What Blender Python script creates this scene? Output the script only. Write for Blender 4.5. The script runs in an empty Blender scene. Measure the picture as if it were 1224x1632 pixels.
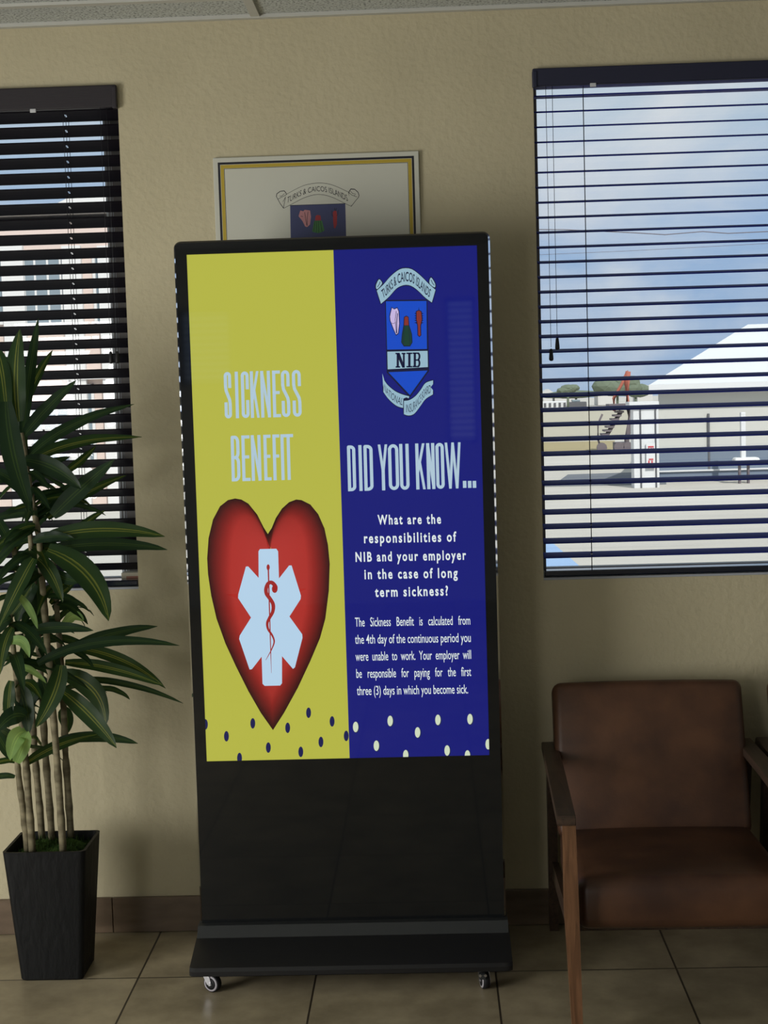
import bpy, bmesh, math, random
from mathutils import Vector, Matrix, noise as mnoise
from mathutils.geometry import tessellate_polygon

random.seed(7)
scene = bpy.context.scene
COL = scene.collection

# ------------------------------------------------------------------ camera
IMG_W, IMG_H = 1224.0, 1632.0
FPX = 2413.3
RIGHT = Vector((0.99913687, 0.02903299, -0.0297085)).normalized()
FWD = Vector((-0.03133463, 0.99628676, -0.08019253)).normalized()
UP = RIGHT.cross(FWD).normalized()
RIGHT = FWD.cross(UP).normalized()
EYE = Vector((0.0, -4.0896, 1.482))
cam_data = bpy.data.cameras.new('camera')
cam_data.sensor_fit = 'VERTICAL'
cam_data.sensor_height = 36.0
cam_data.lens = 36.0 * FPX / IMG_H
cam_data.clip_start = 0.05
cam_data.clip_end = 2000
cam = bpy.data.objects.new('camera', cam_data)
COL.objects.link(cam)
m = Matrix.Identity(4)
for i in range(3):
    m[i][0] = RIGHT[i]; m[i][1] = UP[i]; m[i][2] = -FWD[i]; m[i][3] = EYE[i]
cam.matrix_world = m
scene.camera = cam


def ray(u, v):
    return FWD + RIGHT * ((u - IMG_W / 2) / FPX) - UP * ((v - IMG_H / 2) / FPX)


def at(u, v, y):
    """point of the vertical plane at depth y that the photograph shows at (u, v)"""
    d = ray(u, v)
    return EYE + d * ((y - EYE.y) / d.y)


def atz(u, v, z):
    d = ray(u, v)
    return EYE + d * ((z - EYE.z) / d.z)


# ------------------------------------------------------------------ view, world, sun, daylight
vs = scene.view_settings
scene.display_settings.display_device = 'sRGB'
vs.view_transform = 'Standard'
vs.look = 'None'
vs.exposure = 0.0
vs.gamma = 1.0
vs.use_curve_mapping = False

world = bpy.data.worlds.new('sky')
scene.world = world
world.use_nodes = True
nt = world.node_tree
nt.nodes.clear()


def nd(tree, kind, **kw):
    n = tree.nodes.new(kind)
    for k, v in kw.items():
        if k in n.inputs.keys():
            n.inputs[k].default_value = v
        else:
            setattr(n, k, v)
    return n


w_out = nd(nt, 'ShaderNodeOutputWorld')
w_bg = nd(nt, 'ShaderNodeBackground')
w_tc = nd(nt, 'ShaderNodeTexCoord')
w_sep = nd(nt, 'ShaderNodeSeparateXYZ')
nt.links.new(w_tc.outputs['Generated'], w_sep.inputs[0])
w_grad = nd(nt, 'ShaderNodeValToRGB')
w_grad.color_ramp.elements[0].position = 0.0
w_grad.color_ramp.elements[0].color = (0.36, 0.50, 0.72, 1)
w_grad.color_ramp.elements[1].position = 0.5
w_grad.color_ramp.elements[1].color = (0.55, 0.66, 0.74, 1)
e = w_grad.color_ramp.elements.new(0.10); e.color = (0.38, 0.53, 0.76, 1)
e = w_grad.color_ramp.elements.new(0.20); e.color = (0.52, 0.64, 0.74, 1)
nt.links.new(w_sep.outputs['Z'], w_grad.inputs[0])
w_map = nd(nt, 'ShaderNodeMapping')
w_map.inputs['Scale'].default_value = (1.0, 1.0, 2.2)
w_map.inputs['Location'].default_value = (0.37, 0.0, 0.13)
nt.links.new(w_tc.outputs['Generated'], w_map.inputs[0])
w_noise = nd(nt, 'ShaderNodeTexNoise')
w_noise.inputs['Scale'].default_value = 6.5
w_noise.inputs['Detail'].default_value = 7.0
w_noise.inputs['Roughness'].default_value = 0.55
w_noise.inputs['Distortion'].default_value = 0.4
nt.links.new(w_map.outputs[0], w_noise.inputs['Vector'])
w_ramp = nd(nt, 'ShaderNodeValToRGB')
w_ramp.color_ramp.elements[0].position = 0.40
w_ramp.color_ramp.elements[0].color = (0, 0, 0, 1)
w_ramp.color_ramp.elements[1].position = 0.72
w_ramp.color_ramp.elements[1].color = (0.9, 0.9, 0.9, 1)
nt.links.new(w_noise.outputs['Fac'], w_ramp.inputs[0])
w_mix = nd(nt, 'ShaderNodeMix', data_type='RGBA')
nt.links.new(w_ramp.outputs[0], w_mix.inputs[0])
nt.links.new(w_grad.outputs[0], w_mix.inputs[6])
w_mix.inputs[7].default_value = (0.78, 0.80, 0.83, 1)
nt.links.new(w_mix.outputs[2], w_bg.inputs['Color'])
w_bg.inputs['Strength'].default_value = 1.0
nt.links.new(w_bg.outputs[0], w_out.inputs[0])

sun_data = bpy.data.lights.new('sun', 'SUN')
sun_data.energy = 4.0
sun_data.angle = math.radians(0.6)
sun_data.color = (1.0, 0.96, 0.9)
sun = bpy.data.objects.new('sun', sun_data)
COL.objects.link(sun)
sun.rotation_euler = Vector((-0.36, 0.90, -1.0)).to_track_quat('-Z', 'Y').to_euler()


def area(name, loc, aim, sx, sy, power, color):
    d = bpy.data.lights.new(name, 'AREA')
    d.shape = 'RECTANGLE'; d.size = sx; d.size_y = sy
    d.energy = power; d.color = color
    o = bpy.data.objects.new(name, d)
    COL.objects.link(o)
    o.location = loc
    o.rotation_euler = (Vector(aim) - Vector(loc)).to_track_quat('-Z', 'Y').to_euler()
    return o


# daylight coming in through the glazed entrance in the left-hand wall, plus an added fill lamp by the rear wall
area('entrance_daylight', (-3.28, -2.75, .85), (0.0, -2.75, 0.45), 1.9, 1.4, 112, (1.0, 0.975, 0.915))
area('rear_fill', (-2.6, -6.9, 1.4), (-0.2, 0.0, 1.0), .9, 1.4, 34, (1.0, 0.98, 0.96))  # added fill lamp, no window opening behind it


# ------------------------------------------------------------------ materials
def mat(name, color=(.8, .8, .8), rough=.5, spec=.5, metal=0.0, emit=None, emit_strength=1.0):
    mt = bpy.data.materials.new(name)
    mt.use_nodes = True
    b = mt.node_tree.nodes['Principled BSDF']
    b.inputs['Base Color'].default_value = (*color, 1)
    b.inputs['Roughness'].default_value = rough
    b.inputs['Specular IOR Level'].default_value = spec
    b.inputs['Metallic'].default_value = metal
    if emit:
        b.inputs['Emission Color'].default_value = (*emit, 1)
        b.inputs['Emission Strength'].default_value = emit_strength
    return mt


def bsdf(mt):
    return mt.node_tree.nodes['Principled BSDF']


def mottle(mt, c1, c2, scale=4.0, detail=6.0, lo=.35, hi=.65, stretch=(1, 1, 1), coords='Object', dist=0.0):
    t = mt.node_tree
    tc = nd(t, 'ShaderNodeTexCoord')
    mp = nd(t, 'ShaderNodeMapping')
    mp.inputs['Scale'].default_value = stretch
    t.links.new(tc.outputs[coords], mp.inputs[0])
    n = nd(t, 'ShaderNodeTexNoise')
    n.inputs['Scale'].default_value = scale
    n.inputs['Detail'].default_value = detail
    n.inputs['Distortion'].default_value = dist
    t.links.new(mp.outputs[0], n.inputs['Vector'])
    r = nd(t, 'ShaderNodeValToRGB')
    r.color_ramp.elements[0].position = lo; r.color_ramp.elements[0].color = (*c1, 1)
    r.color_ramp.elements[1].position = hi; r.color_ramp.elements[1].color = (*c2, 1)
    t.links.new(n.outputs['Fac'], r.inputs[0])
    t.links.new(r.outputs[0], bsdf(mt).inputs['Base Color'])
    return r, mp


def bump(mt, scale=60, strength=.2, distance=.01, detail=3, stretch=(1, 1, 1)):
    t = mt.node_tree
    tc = nd(t, 'ShaderNodeTexCoord')
    mp = nd(t, 'ShaderNodeMapping')
    mp.inputs['Scale'].default_value = stretch
    t.links.new(tc.outputs['Object'], mp.inputs[0])
    n = nd(t, 'ShaderNodeTexNoise')
    n.inputs['Scale'].default_value = scale
    n.inputs['Detail'].default_value = detail
    t.links.new(mp.outputs[0], n.inputs['Vector'])
    b = nd(t, 'ShaderNodeBump')
    b.inputs['Strength'].default_value = strength
    b.inputs['Distance'].default_value = distance
    t.links.new(n.outputs['Fac'], b.inputs['Height'])
    t.links.new(b.outputs[0], bsdf(mt).inputs['Normal'])


M = {}
M['plaster'] = mat('cream_plaster', (.56, .48, .31), .85, .25)
mottle(M['plaster'], (.470, .420, .282), (.530, .475, .322), 2.2, 8)
bump(M['plaster'], 60, .5, .005, 4)
M['sidewall'] = mat('side_plaster', (.47, .47, .45), .9, .2)
M['reveal'] = mat('window_reveal_paint', (.42, .40, .34), .8, .2)
M['ceil_tile'] = mat('mineral_ceiling_tile', (.62, .62, .58), .95, .1)
mottle(M['ceil_tile'], (.24, .25, .24), (.55, .58, .56), 150, 3, .38, .50)
bump(M['ceil_tile'], 150, .4, .003, 3)
M['grid'] = mat('ceiling_grid_metal', (.50, .50, .46), .5, .4)
M['base_tile'] = mat('brown_skirting_tile', (.13, .09, .06), .35, .5)
mottle(M['base_tile'], (.10, .07, .045), (.17, .12, .08), 5, 6, stretch=(1, 1, 4))

# floor: square ceramic tiles 0.457 m with dark grout
TS, TX, TY = 0.457, -0.7831, 0.339
fl = mat('beige_floor_tile', (.3, .25, .17), .38, .45)
t = fl.node_tree
tc = nd(t, 'ShaderNodeTexCoord')
sep = nd(t, 'ShaderNodeSeparateXYZ')
t.links.new(tc.outputs['Object'], sep.inputs[0])


def mth(op, a, b=None, clamp=False):
    n = nd(t, 'ShaderNodeMath', operation=op)
    n.use_clamp = clamp
    for i, x in enumerate((a, b)):
        if x is None: continue
        if isinstance(x, (int, float)): n.inputs[i].default_value = x
        else: t.links.new(x, n.inputs[i])
    return n.outputs[0]


def tile_axis(o, off):
    s = mth('DIVIDE', mth('SUBTRACT', o, off), TS)
    fr = mth('FRACT', mth('ADD', s, 200.0))
    d = mth('MINIMUM', fr, mth('SUBTRACT', 1.0, fr))
    return mth('FLOOR', s), d


ix, dx = tile_axis(sep.outputs['X'], TX)
iy, dy = tile_axis(sep.outputs['Y'], -TY)
grout = mth('LESS_THAN', mth('MINIMUM', dx, dy), 0.0055)
cmb = nd(t, 'ShaderNodeCombineXYZ')
t.links.new(ix, cmb.inputs[0]); t.links.new(iy, cmb.inputs[1])
wn = nd(t, 'ShaderNodeTexWhiteNoise', noise_dimensions='3D')
t.links.new(cmb.outputs[0], wn.inputs['Vector'])
vadd = nd(t, 'ShaderNodeVectorMath', operation='ADD')
t.links.new(tc.outputs['Object'], vadd.inputs[0]); t.links.new(wn.outputs['Color'], vadd.inputs[1])
n1 = nd(t, 'ShaderNodeTexNoise'); n1.inputs['Scale'].default_value = 5.5; n1.inputs['Detail'].default_value = 9; n1.inputs['Roughness'].default_value = .62
t.links.new(vadd.outputs[0], n1.inputs['Vector'])
rp = nd(t, 'ShaderNodeValToRGB')
rp.color_ramp.elements[0].position = .30; rp.color_ramp.elements[0].color = (.20, .165, .105, 1)
rp.color_ramp.elements[1].position = .70; rp.color_ramp.elements[1].color = (.42, .355, .235, 1)
t.links.new(n1.outputs['Fac'], rp.inputs[0])
mx = nd(t, 'ShaderNodeMix', data_type='RGBA')
t.links.new(grout, mx.inputs[0]); t.links.new(rp.outputs[0], mx.inputs[6]); mx.inputs[7].default_value = (.045, .035, .025, 1)
t.links.new(mx.outputs[2], bsdf(fl).inputs['Base Color'])
bm_ = nd(t, 'ShaderNodeBump'); bm_.inputs['Strength'].default_value = .5; bm_.inputs['Distance'].default_value = .002
t.links.new(mth('SUBTRACT', 1.0, grout), bm_.inputs['Height'])
t.links.new(bm_.outputs[0], bsdf(fl).inputs['Normal'])
M['floor'] = fl

M['slat_dark'] = mat('espresso_slat', (.005, .0035, .007), .5, .15)
M['slat_sky_blue'] = mat('sky_tinted_slat', (.010, .018, .20), .6, .10)  # dark slats with the sky's reflection painted in as blue base colour
M['valance_dark'] = mat('espresso_valance', (.022, .018, .022), .5, .35)
M['valance_sky_blue'] = mat('sky_tinted_valance', (.020, .022, .045), .5, .35)  # dark valance given the same painted blue tint
for k in ('valance_dark', 'valance_sky_blue'):
    bump(M[k], 30, .15, .002, 3, (1, 1, 14))
M['rail'] = mat('glossy_dark_rail', (.006, .008, .020), .12, .9)
M['cord'] = mat('dark_cord', (.03, .03, .035), .8, .2)
M['tassel'] = mat('black_tassel', (.012, .012, .014), .5, .4)
M['clip'] = mat('clear_plastic_clip', (.55, .56, .58), .3, .5)
M['frame_grey'] = mat('backlit_window_frame', (.16, .15, .15), .5, .4)  # dark tone holds the frame's unlit, backlit indoor face
M['frame_white'] = mat('outside_lit_sash', (.62, .66, .72), .5, .4)  # pale tone paints the frame side lit from outside
gl = bpy.data.materials.new('window_glass'); gl.use_nodes = True
t = gl.node_tree; t.nodes.clear()
go = nd(t, 'ShaderNodeOutputMaterial'); gm = nd(t, 'ShaderNodeMixShader'); gt = nd(t, 'ShaderNodeBsdfTransparent'); gg = nd(t, 'ShaderNodeBsdfGlossy')
gt.inputs['Color'].default_value = (.95, .97, .98, 1); gg.inputs['Roughness'].default_value = 0.02
gm.inputs[0].default_value = .05
t.links.new(gt.outputs[0], gm.inputs[1]); t.links.new(gg.outputs[0], gm.inputs[2]); t.links.new(gm.outputs[0], go.inputs[0])
M['glass'] = gl

M['black_glass'] = mat('black_glass', (.006, .007, .008), .04, .5)
M['black_metal'] = mat('black_powder_coat', (.011, .011, .012), .45, .4)
bump(M['black_metal'], 400, .08, .001, 2)
M['strip_metal'] = mat('charcoal_strip', (.022, .024, .025), .45, .4)
M['trim_metal'] = mat('polished_trim', (.86, .86, .88), .07, .5, 1.0)
M['rubber'] = mat('black_rubber', (.012, .012, .014), .6, .3)
M['steel'] = mat('caster_steel', (.62, .62, .66), .28, .5, 1.0)
M['hub'] = mat('grey_hub_plastic', (.42, .40, .44), .4, .5)

M['pot'] = mat('black_planter', (.0045, .005, .0055), .55, .22)
bump(M['pot'], 55, .6, .004, 4, (1, 1, .35))
M['moss'] = mat('dark_moss', (.02, .045, .012), .95, .1)
mottle(M['moss'], (.012, .03, .006), (.045, .085, .02), 40, 4)
M['cane'] = mat('plant_cane', (.17, .14, .085), .75, .25)
mottle(M['cane'], (.10, .085, .05), (.23, .20, .125), 18, 5, stretch=(1, 1, 2.5))
bump(M['cane'], 60, .4, .003, 3, (1, 1, .3))


def leaf_mat(name, green, stripe, edge):
    mt = mat(name, green, .42, .22)
    t = mt.node_tree
    uv = nd(t, 'ShaderNodeUVMap'); uv.uv_map = 'UVMap'
    sp = nd(t, 'ShaderNodeSeparateXYZ')
    t.links.new(uv.outputs[0], sp.inputs[0])
    no = nd(t, 'ShaderNodeTexNoise'); no.inputs['Scale'].default_value = 3.0; no.inputs['Detail'].default_value = 2
    mp = nd(t, 'ShaderNodeMapping'); mp.inputs['Scale'].default_value = (14, .5, 1)
    t.links.new(uv.outputs[0], mp.inputs[0]); t.links.new(mp.outputs[0], no.inputs['Vector'])
    ad = nd(t, 'ShaderNodeMath', operation='MULTIPLY_ADD'); ad.inputs[1].default_value = .10; 
    t.links.new(no.outputs['Fac'], ad.inputs[0]); t.links.new(sp.outputs['X'], ad.inputs[2])
    sb = nd(t, 'ShaderNodeMath', operation='SUBTRACT'); sb.inputs[1].default_value = .05
    t.links.new(ad.outputs[0], sb.inputs[0])
    r = nd(t, 'ShaderNodeValToRGB')
    cr = r.color_ramp
    cr.elements[0].position = 0; cr.elements[0].color = (*edge, 1)
    cr.elements[1].position = 1; cr.elements[1].color = (*edge, 1)
    for p, c in ((.385, green), (.415, stripe), (.435, stripe), (.465, green), (.535, green), (.565, stripe), (.585, stripe), (.615, green)):
        el = cr.elements.new(p); el.color = (*c, 1)
    t.links.new(sb.outputs[0], r.inputs[0])
    t.links.new(r.outputs[0], bsdf(mt).inputs['Base Color'])
    tr = nd(t, 'ShaderNodeBsdfTranslucent')
    mxs = nd(t, 'ShaderNodeMixShader'); mxs.inputs[0].default_value = .45
    hs = nd(t, 'ShaderNodeHueSaturation'); hs.inputs['Value'].default_value = 3.2; hs.inputs['Hue'].default_value = .47
    t.links.new(r.outputs[0], hs.inputs['Color']); t.links.new(hs.outputs[0], tr.inputs['Color'])
    out = t.nodes['Material Output']
    t.links.new(bsdf(mt).outputs[0], mxs.inputs[1]); t.links.new(tr.outputs[0], mxs.inputs[2]); t.links.new(mxs.outputs[0], out.inputs[0])
    return mt


M['leaf'] = leaf_mat('variegated_leaf', (.018, .048, .011), (.14, .17, .03), (.014, .038, .011))
M['leaf_plain'] = leaf_mat('dark_leaf', (.014, .036, .014), (.035, .070, .018), (.012, .030, .014))
M['leaf_young'] = leaf_mat('young_leaf', (.20, .33, .11), (.28, .42, .14), (.18, .30, .10))

M['leather'] = mat('brown_leather', (.10, .05, .033), .42, .4)
mottle(M['leather'], (.038, .017, .0105), (.094, .042, .021), 7, 10, .32, .68)
bump(M['leather'], 160, .12, .002, 4)
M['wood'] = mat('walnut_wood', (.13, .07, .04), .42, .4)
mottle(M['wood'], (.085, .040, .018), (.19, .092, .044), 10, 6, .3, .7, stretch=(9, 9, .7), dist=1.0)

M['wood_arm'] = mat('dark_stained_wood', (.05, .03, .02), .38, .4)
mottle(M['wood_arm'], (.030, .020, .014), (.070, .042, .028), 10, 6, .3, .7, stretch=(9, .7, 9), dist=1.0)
M['poster'] = mat('poster_paper', (.56, .56, .48), .5, .35)
M['poster_black'] = mat('poster_black', (.012, .012, .02), .5, .35)
M['poster_yellow'] = mat('poster_yellow', (.45, .33, .035), .5, .35)
M['poster_blue'] = mat('poster_blue', (.055, .065, .15), .5, .35)
M['poster_pink'] = mat('poster_pink', (.48, .22, .23), .5, .35)
M['poster_red'] = mat('poster_red', (.32, .035, .04), .5, .35)
M['poster_green'] = mat('poster_green', (.05, .17, .05), .5, .35)
M['poster_edge'] = mat('poster_board_edge', (.55, .57, .54), .6, .3)


def screen_mat(name, c, k=1.0):
    return mat(name, (.004, .004, .004), .035, .5, 0, c, k)


S_ = {}
for nme, c in dict(yellow=(.45, .455, .060), blue=(.006, .009, .170), head=(.41, .55, .65), text=(.72, .79, .80),
                   star=(.45, .63, .80), snake=(.32, .02, .018), ribbon=(.29, .46, .56), ink=(.006, .008, .035),
                   shield=(.006, .065, .52), shell=(.55, .45, .72), cactus=(.008, .045, .028), red=(.22, .03, .022),
                   dot_navy=(.008, .010, .075), dot_white=(.60, .68, .50), dot_edge=(.012, .02, .07)).items():
    S_[nme] = screen_mat('screen_' + nme, c)
hm = mat('screen_heart', (.004, .004, .004), .035, .5, 0, (1, 0, 0), 1.0)
va = nd(hm.node_tree, 'ShaderNodeVertexColor'); va.layer_name = 'ink'
hm.node_tree.links.new(va.outputs['Color'], bsdf(hm).inputs['Emission Color'])
S_['heart'] = hm

M['concrete'] = mat('apron_concrete', (.52, .49, .44), .9, .2)
mottle(M['concrete'], (.47, .44, .39), (.56, .53, .48), .12, 8)
M['asphalt'] = mat('dark_asphalt', (.16, .17, .19), .9, .2)
M['drygrass'] = mat('dry_grass', (.36, .30, .17), .95, .1)
M['field'] = mat('pale_field', (.46, .42, .33), .95, .1)
M['tent'] = mat('white_canvas', (.66, .67, .68), .7, .3)
M['tent_wall'] = mat('cream_sheet_wall', (.56, .55, .51), .7, .3)
M['tent_base'] = mat('blue_grey_dado', (.17, .21, .27), .7, .3)
M['seam'] = mat('dark_seam', (.12, .12, .13), .8, .2)
M['white_paint'] = mat('white_paint', (.68, .68, .68), .6, .3)
M['red_paint'] = mat('red_paint', (.55, .05, .06), .6, .3)
M['orange_paint'] = mat('rust_orange_paint', (.40, .12, .08), .7, .3)
M['dark_steel'] = mat('dark_steel', (.14, .115, .125), .6, .4)
M['peach'] = mat('peach_render', (.68, .55, .49), .85, .2)
M['peach_trim'] = mat('white_render_trim', (.72, .70, .68), .8, .2)
M['bld_glass'] = mat('grey_blue_panes', (.24, .29, .32), .15, .5)
M['pale_blue'] = mat('pale_blue_patch', (.30, .44, .66), .7, .3)
M['foliage'] = mat('far_foliage', (.15, .18, .13), .95, .1)  # green greyed to put distance haze into the colour
M['far_roof'] = mat('far_roof', (.46, .34, .30), .9, .2)
M['far_wall'] = mat('far_wall', (.60, .58, .55), .9, .2)
M['sill_object'] = mat('beige_sill_object', (.46, .42, .33), .8, .2)
M['sill_object_band'] = mat('red_brown_band', (.35, .17, .13), .8, .2)


# ------------------------------------------------------------------ mesh helpers
class MB:
    def __init__(self, *mats):
        self.bm = bmesh.new(); self.mats = list(mats)

    def slot(self, m_):
        if m_ is None: return 0
        if m_ not in self.mats: self.mats.append(m_)
        return self.mats.index(m_)

    def box(self, lo, hi, m_=None, bev=0.0, seg=2, rot=None, pivot=None):
        i = self.slot(m_)
        r = bmesh.ops.create_cube(self.bm, size=1.0)
        vs_ = r['verts']
        c = (Vector(lo) + Vector(hi)) / 2; s = Vector(hi) - Vector(lo)
        for v in vs_:
            v.co = Vector((v.co.x * s.x, v.co.y * s.y, v.co.z * s.z)) + c
        fs = set(f for v in vs_ for f in v.link_faces)
        if bev > 0:
            es = list(set(e_ for v in vs_ for e_ in v.link_edges))
            rb = bmesh.ops.bevel(self.bm, geom=es, offset=bev, segments=seg, profile=.5, affect='EDGES')
            vs_ = list(set(rb['verts']) | set(v for v in vs_ if v.is_valid))
            fs = set(f for v in vs_ for f in v.link_faces)
        if rot is not None:
            pv = Vector(pivot) if pivot is not None else c
            for v in set(v for f in fs for v in f.verts):
                v.co = rot @ (v.co - pv) + pv
        for f in fs: f.material_index = i
        return fs

    def hexa(self, a, b, m_=None):
        """solid between two quads a (4 pts) and b (4 pts)"""
        i = self.slot(m_)
        va = [self.bm.verts.new(p) for p in a]; vb = [self.bm.verts.new(p) for p in b]
        fs = [self.bm.faces.new(va[::-1]), self.bm.faces.new(vb)]
        for k in range(4):
            fs.append(self.bm.faces.new((va[k], va[(k + 1) % 4], vb[(k + 1) % 4], vb[k])))
        for f in fs: f.material_index = i
        return fs

    def tube(self, pts, rad, n=8, m_=None, caps=True):
        i = self.slot(m_)
        pts = [Vector(p) for p in pts]
        rads = rad if isinstance(rad, (list, tuple)) else [rad] * len(pts)
        rings = []
        up = Vector((0, 0, 1))
        for k, p in enumerate(pts):
            d = (pts[min(k + 1, len(pts) - 1)] - pts[max(k - 1, 0)]).normalized()
            a = d.cross(up)
            if a.length < 1e-3: a = d.cross(Vector((1, 0, 0)))
            a.normalize(); b = d.cross(a).normalized()
            rings.append([self.bm.verts.new(p + (a * math.cos(2 * math.pi * j / n) + b * math.sin(2 * math.pi * j / n)) * rads[k]) for j in range(n)])
        for k in range(len(rings) - 1):
            for j in range(n):
                f = self.bm.faces.new((rings[k][j], rings[k][(j + 1) % n], rings[k + 1][(j + 1) % n], rings[k + 1][j]))
                f.material_index = i; f.smooth = True
        if caps:
            for r_ in (rings[0][::-1], rings[-1]):
                f = self.bm.faces.new(r_); f.material_index = i

    def prism(self, pts, off, m_=None):
        """planar outline (3-D points) pushed along off"""
        i = self.slot(m_)
        off = Vector(off)
        a = [self.bm.verts.new(p) for p in pts]; b = [self.bm.verts.new(Vector(p) + off) for p in pts]
        fs = [self.bm.faces.new(a), self.bm.faces.new(b[::-1])]
        for k in range(len(a)):
            fs.append(self.bm.faces.new((a[k], b[k], b[(k + 1) % len(a)], a[(k + 1) % len(a)])))
        for f in fs: f.material_index = i
        return fs

    def poly(self, pts, m_=None):
        i = self.slot(m_)
        vs_ = [self.bm.verts.new(p) for p in pts]
        for tri in tessellate_polygon([[Vector(p) for p in pts]]):
            try:
                f = self.bm.faces.new([vs_[k] for k in tri]); f.material_index = i
            except ValueError: pass
        return []

    def lathe(self, prof, center, axis='Z', n=20, m_=None):
        i = self.slot(m_)
        rings = []
        for r_, h in prof:
            ring = []
            for j in range(n):
                a = 2 * math.pi * j / n
                c, s = math.cos(a) * r_, math.sin(a) * r_
                p = {'Z': (c, s, h), 'X': (h, c, s), 'Y': (c, h, s)}[axis]
                ring.append(self.bm.verts.new(Vector(center) + Vector(p)))
            rings.append(ring)
        for k in range(len(rings) - 1):
            for j in range(n):
                f = self.bm.faces.new((rings[k][j], rings[k][(j + 1) % n], rings[k + 1][(j + 1) % n], rings[k + 1][j]))
                f.material_index = i; f.smooth = True
        for r_ in (rings[0][::-1], rings[-1]):
            f = self.bm.faces.new(r_); f.material_index = i

    def build(self, name, parent=None, smooth=False, recalc=True, mats=None):
        if recalc: bmesh.ops.recalc_face_normals(self.bm, faces=self.bm.faces)
        me = bpy.data.meshes.new(name)
        self.bm.to_mesh(me); self.bm.free()
        for x in (mats or self.mats): me.materials.append(x)
        if smooth:
            for p in me.polygons: p.use_smooth = True
        o = bpy.data.objects.new(name, me)
        COL.objects.link(o)
        if parent is not None:
            o.parent = parent
            base = Vector((0, 0, 0)); q = parent
            while q: base += q.location; q = q.parent
            me.transform(Matrix.Translation(-base))
        return o


def tag(o, label=None, cat=None, group=None, kind=None):
    if label: o['label'] = label
    if cat: o['category'] = cat
    if group: o['group'] = group
    if kind: o['kind'] = kind
    return o


def thing(name, loc, label, cat, group=None):
    o = bpy.data.objects.new(name, None)
    o.empty_display_size = .05
    COL.objects.link(o); o.location = loc
    return tag(o, label, cat, group)


def struct(o):
    o['kind'] = 'structure'; return o


def copy_tree(o, parent=None):
    c = o.copy(); COL.objects.link(c)
    if parent is not None: c.parent = parent
    for ch in list(o.children): copy_tree(ch, c)
    return c


def smooth_angle(o, deg=40):
    me = o.data
    for p in me.polygons: p.use_smooth = True
    b = bmesh.new(); b.from_mesh(me)
    for e_ in b.edges:
        if len(e_.link_faces) == 2 and e_.calc_face_angle(0) > math.radians(deg): e_.smooth = False
    b.to_mesh(me); b.free()


# ------------------------------------------------------------------ room shell
XL, XR, YB, ZC, WT = -3.2, 3.2, -7.0, 2.4716, 0.17
LW = (-1.86, -0.8060, 0.960, 2.300)     # window openings in the far wall: x0, x1, z0, z1
RW = (0.2990, 1.360, 0.955, 2.315)


def wall_with_holes(mb, axis, lo, hi, zlo, zhi, thick, holes):
    """wall slab along x (axis 'x', thickness in y) or along y, split round rectangular openings"""
    cuts = sorted(set([lo, hi] + [h[0] for h in holes] + [h[1] for h in holes]))
    for a, b in zip(cuts[:-1], cuts[1:]):
        mid = (a + b) / 2
        spans = [(zlo, zhi)]
        for h in holes:
            if h[0] < mid < h[1]:
                spans = [(zlo, h[2]), (h[3], zhi)]
        for z0, z1 in spans:
            if z1 - z0 < 1e-4: continue
            if axis == 'x': mb.box((a, thick[0], z0), (b, thick[1], z1))
            else: mb.box((thick[0], a, z0), (thick[1], b, z1))


mb = MB(M['plaster']); wall_with_holes(mb, 'x', XL, XR, 0, ZC, (0, WT), [LW, RW]); struct(mb.build('wall_front'))
mb = MB(M['sidewall']); wall_with_holes(mb, 'y', YB, 0, 0, ZC, (XL - .15, XL), [(-3.75, -1.75, 0.0, 2.35)]); struct(mb.build('wall_left'))
mb = MB(M['sidewall']); mb.box((XR, YB, 0), (XR + .15, 0, ZC)); struct(mb.build('wall_right'))
W3 = (.13, .34, 1.10, 2.10); W4 = (-1.72, -1.36, 1.55, 2.08); W5 = (-1.2 - .75, -1.2 + .75, 0, 0)
mb = MB(M['sidewall']); wall_with_holes(mb, 'x', XL, XR, 0, ZC, (YB - .15, YB), [W3, W4]); struct(mb.build('wall_back'))
mb = MB(M['floor']); mb.box((XL - .15, YB - .15, -.12), (XR + .15, WT, 0)); struct(mb.build('floor'))

mb = MB(M['ceil_tile']); mb.box((XL - .15, YB - .15, ZC + .008), (XR + .15, WT, ZC + .10)); struct(mb.build('ceiling'))
mb = MB(M['grid'])
gx0, gy0, GS = -.4285, -.205, .61
mb.box((XL, -.020, ZC - .002), (XR, -.001, ZC + .0078))            # wall angle
k = 0
while gy0 - k * GS > YB:
    yy = gy0 - k * GS; mb.box((XL, yy - .012, ZC), (XR, yy + .012, ZC + .0079)); k += 1
k = -5
while gx0 + k * 2 * GS < XR:
    xx = gx0 + k * 2 * GS
    if xx > XL: mb.box((xx - .012, YB, ZC + .0005), (xx + .012, -.02, ZC + .0078))
    k += 1
struct(mb.build('trim_1'))

mb = MB(M['base_tile'])
x = XL
while x < XR - .01:
    x1 = min(x + .457, XR)
    mb.box((x + .001, -.011, .001), (x1 - .001, -.0005, .1), bev=.0015, seg=1)
    x = x1
struct(mb.build('baseboard_front'))


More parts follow.
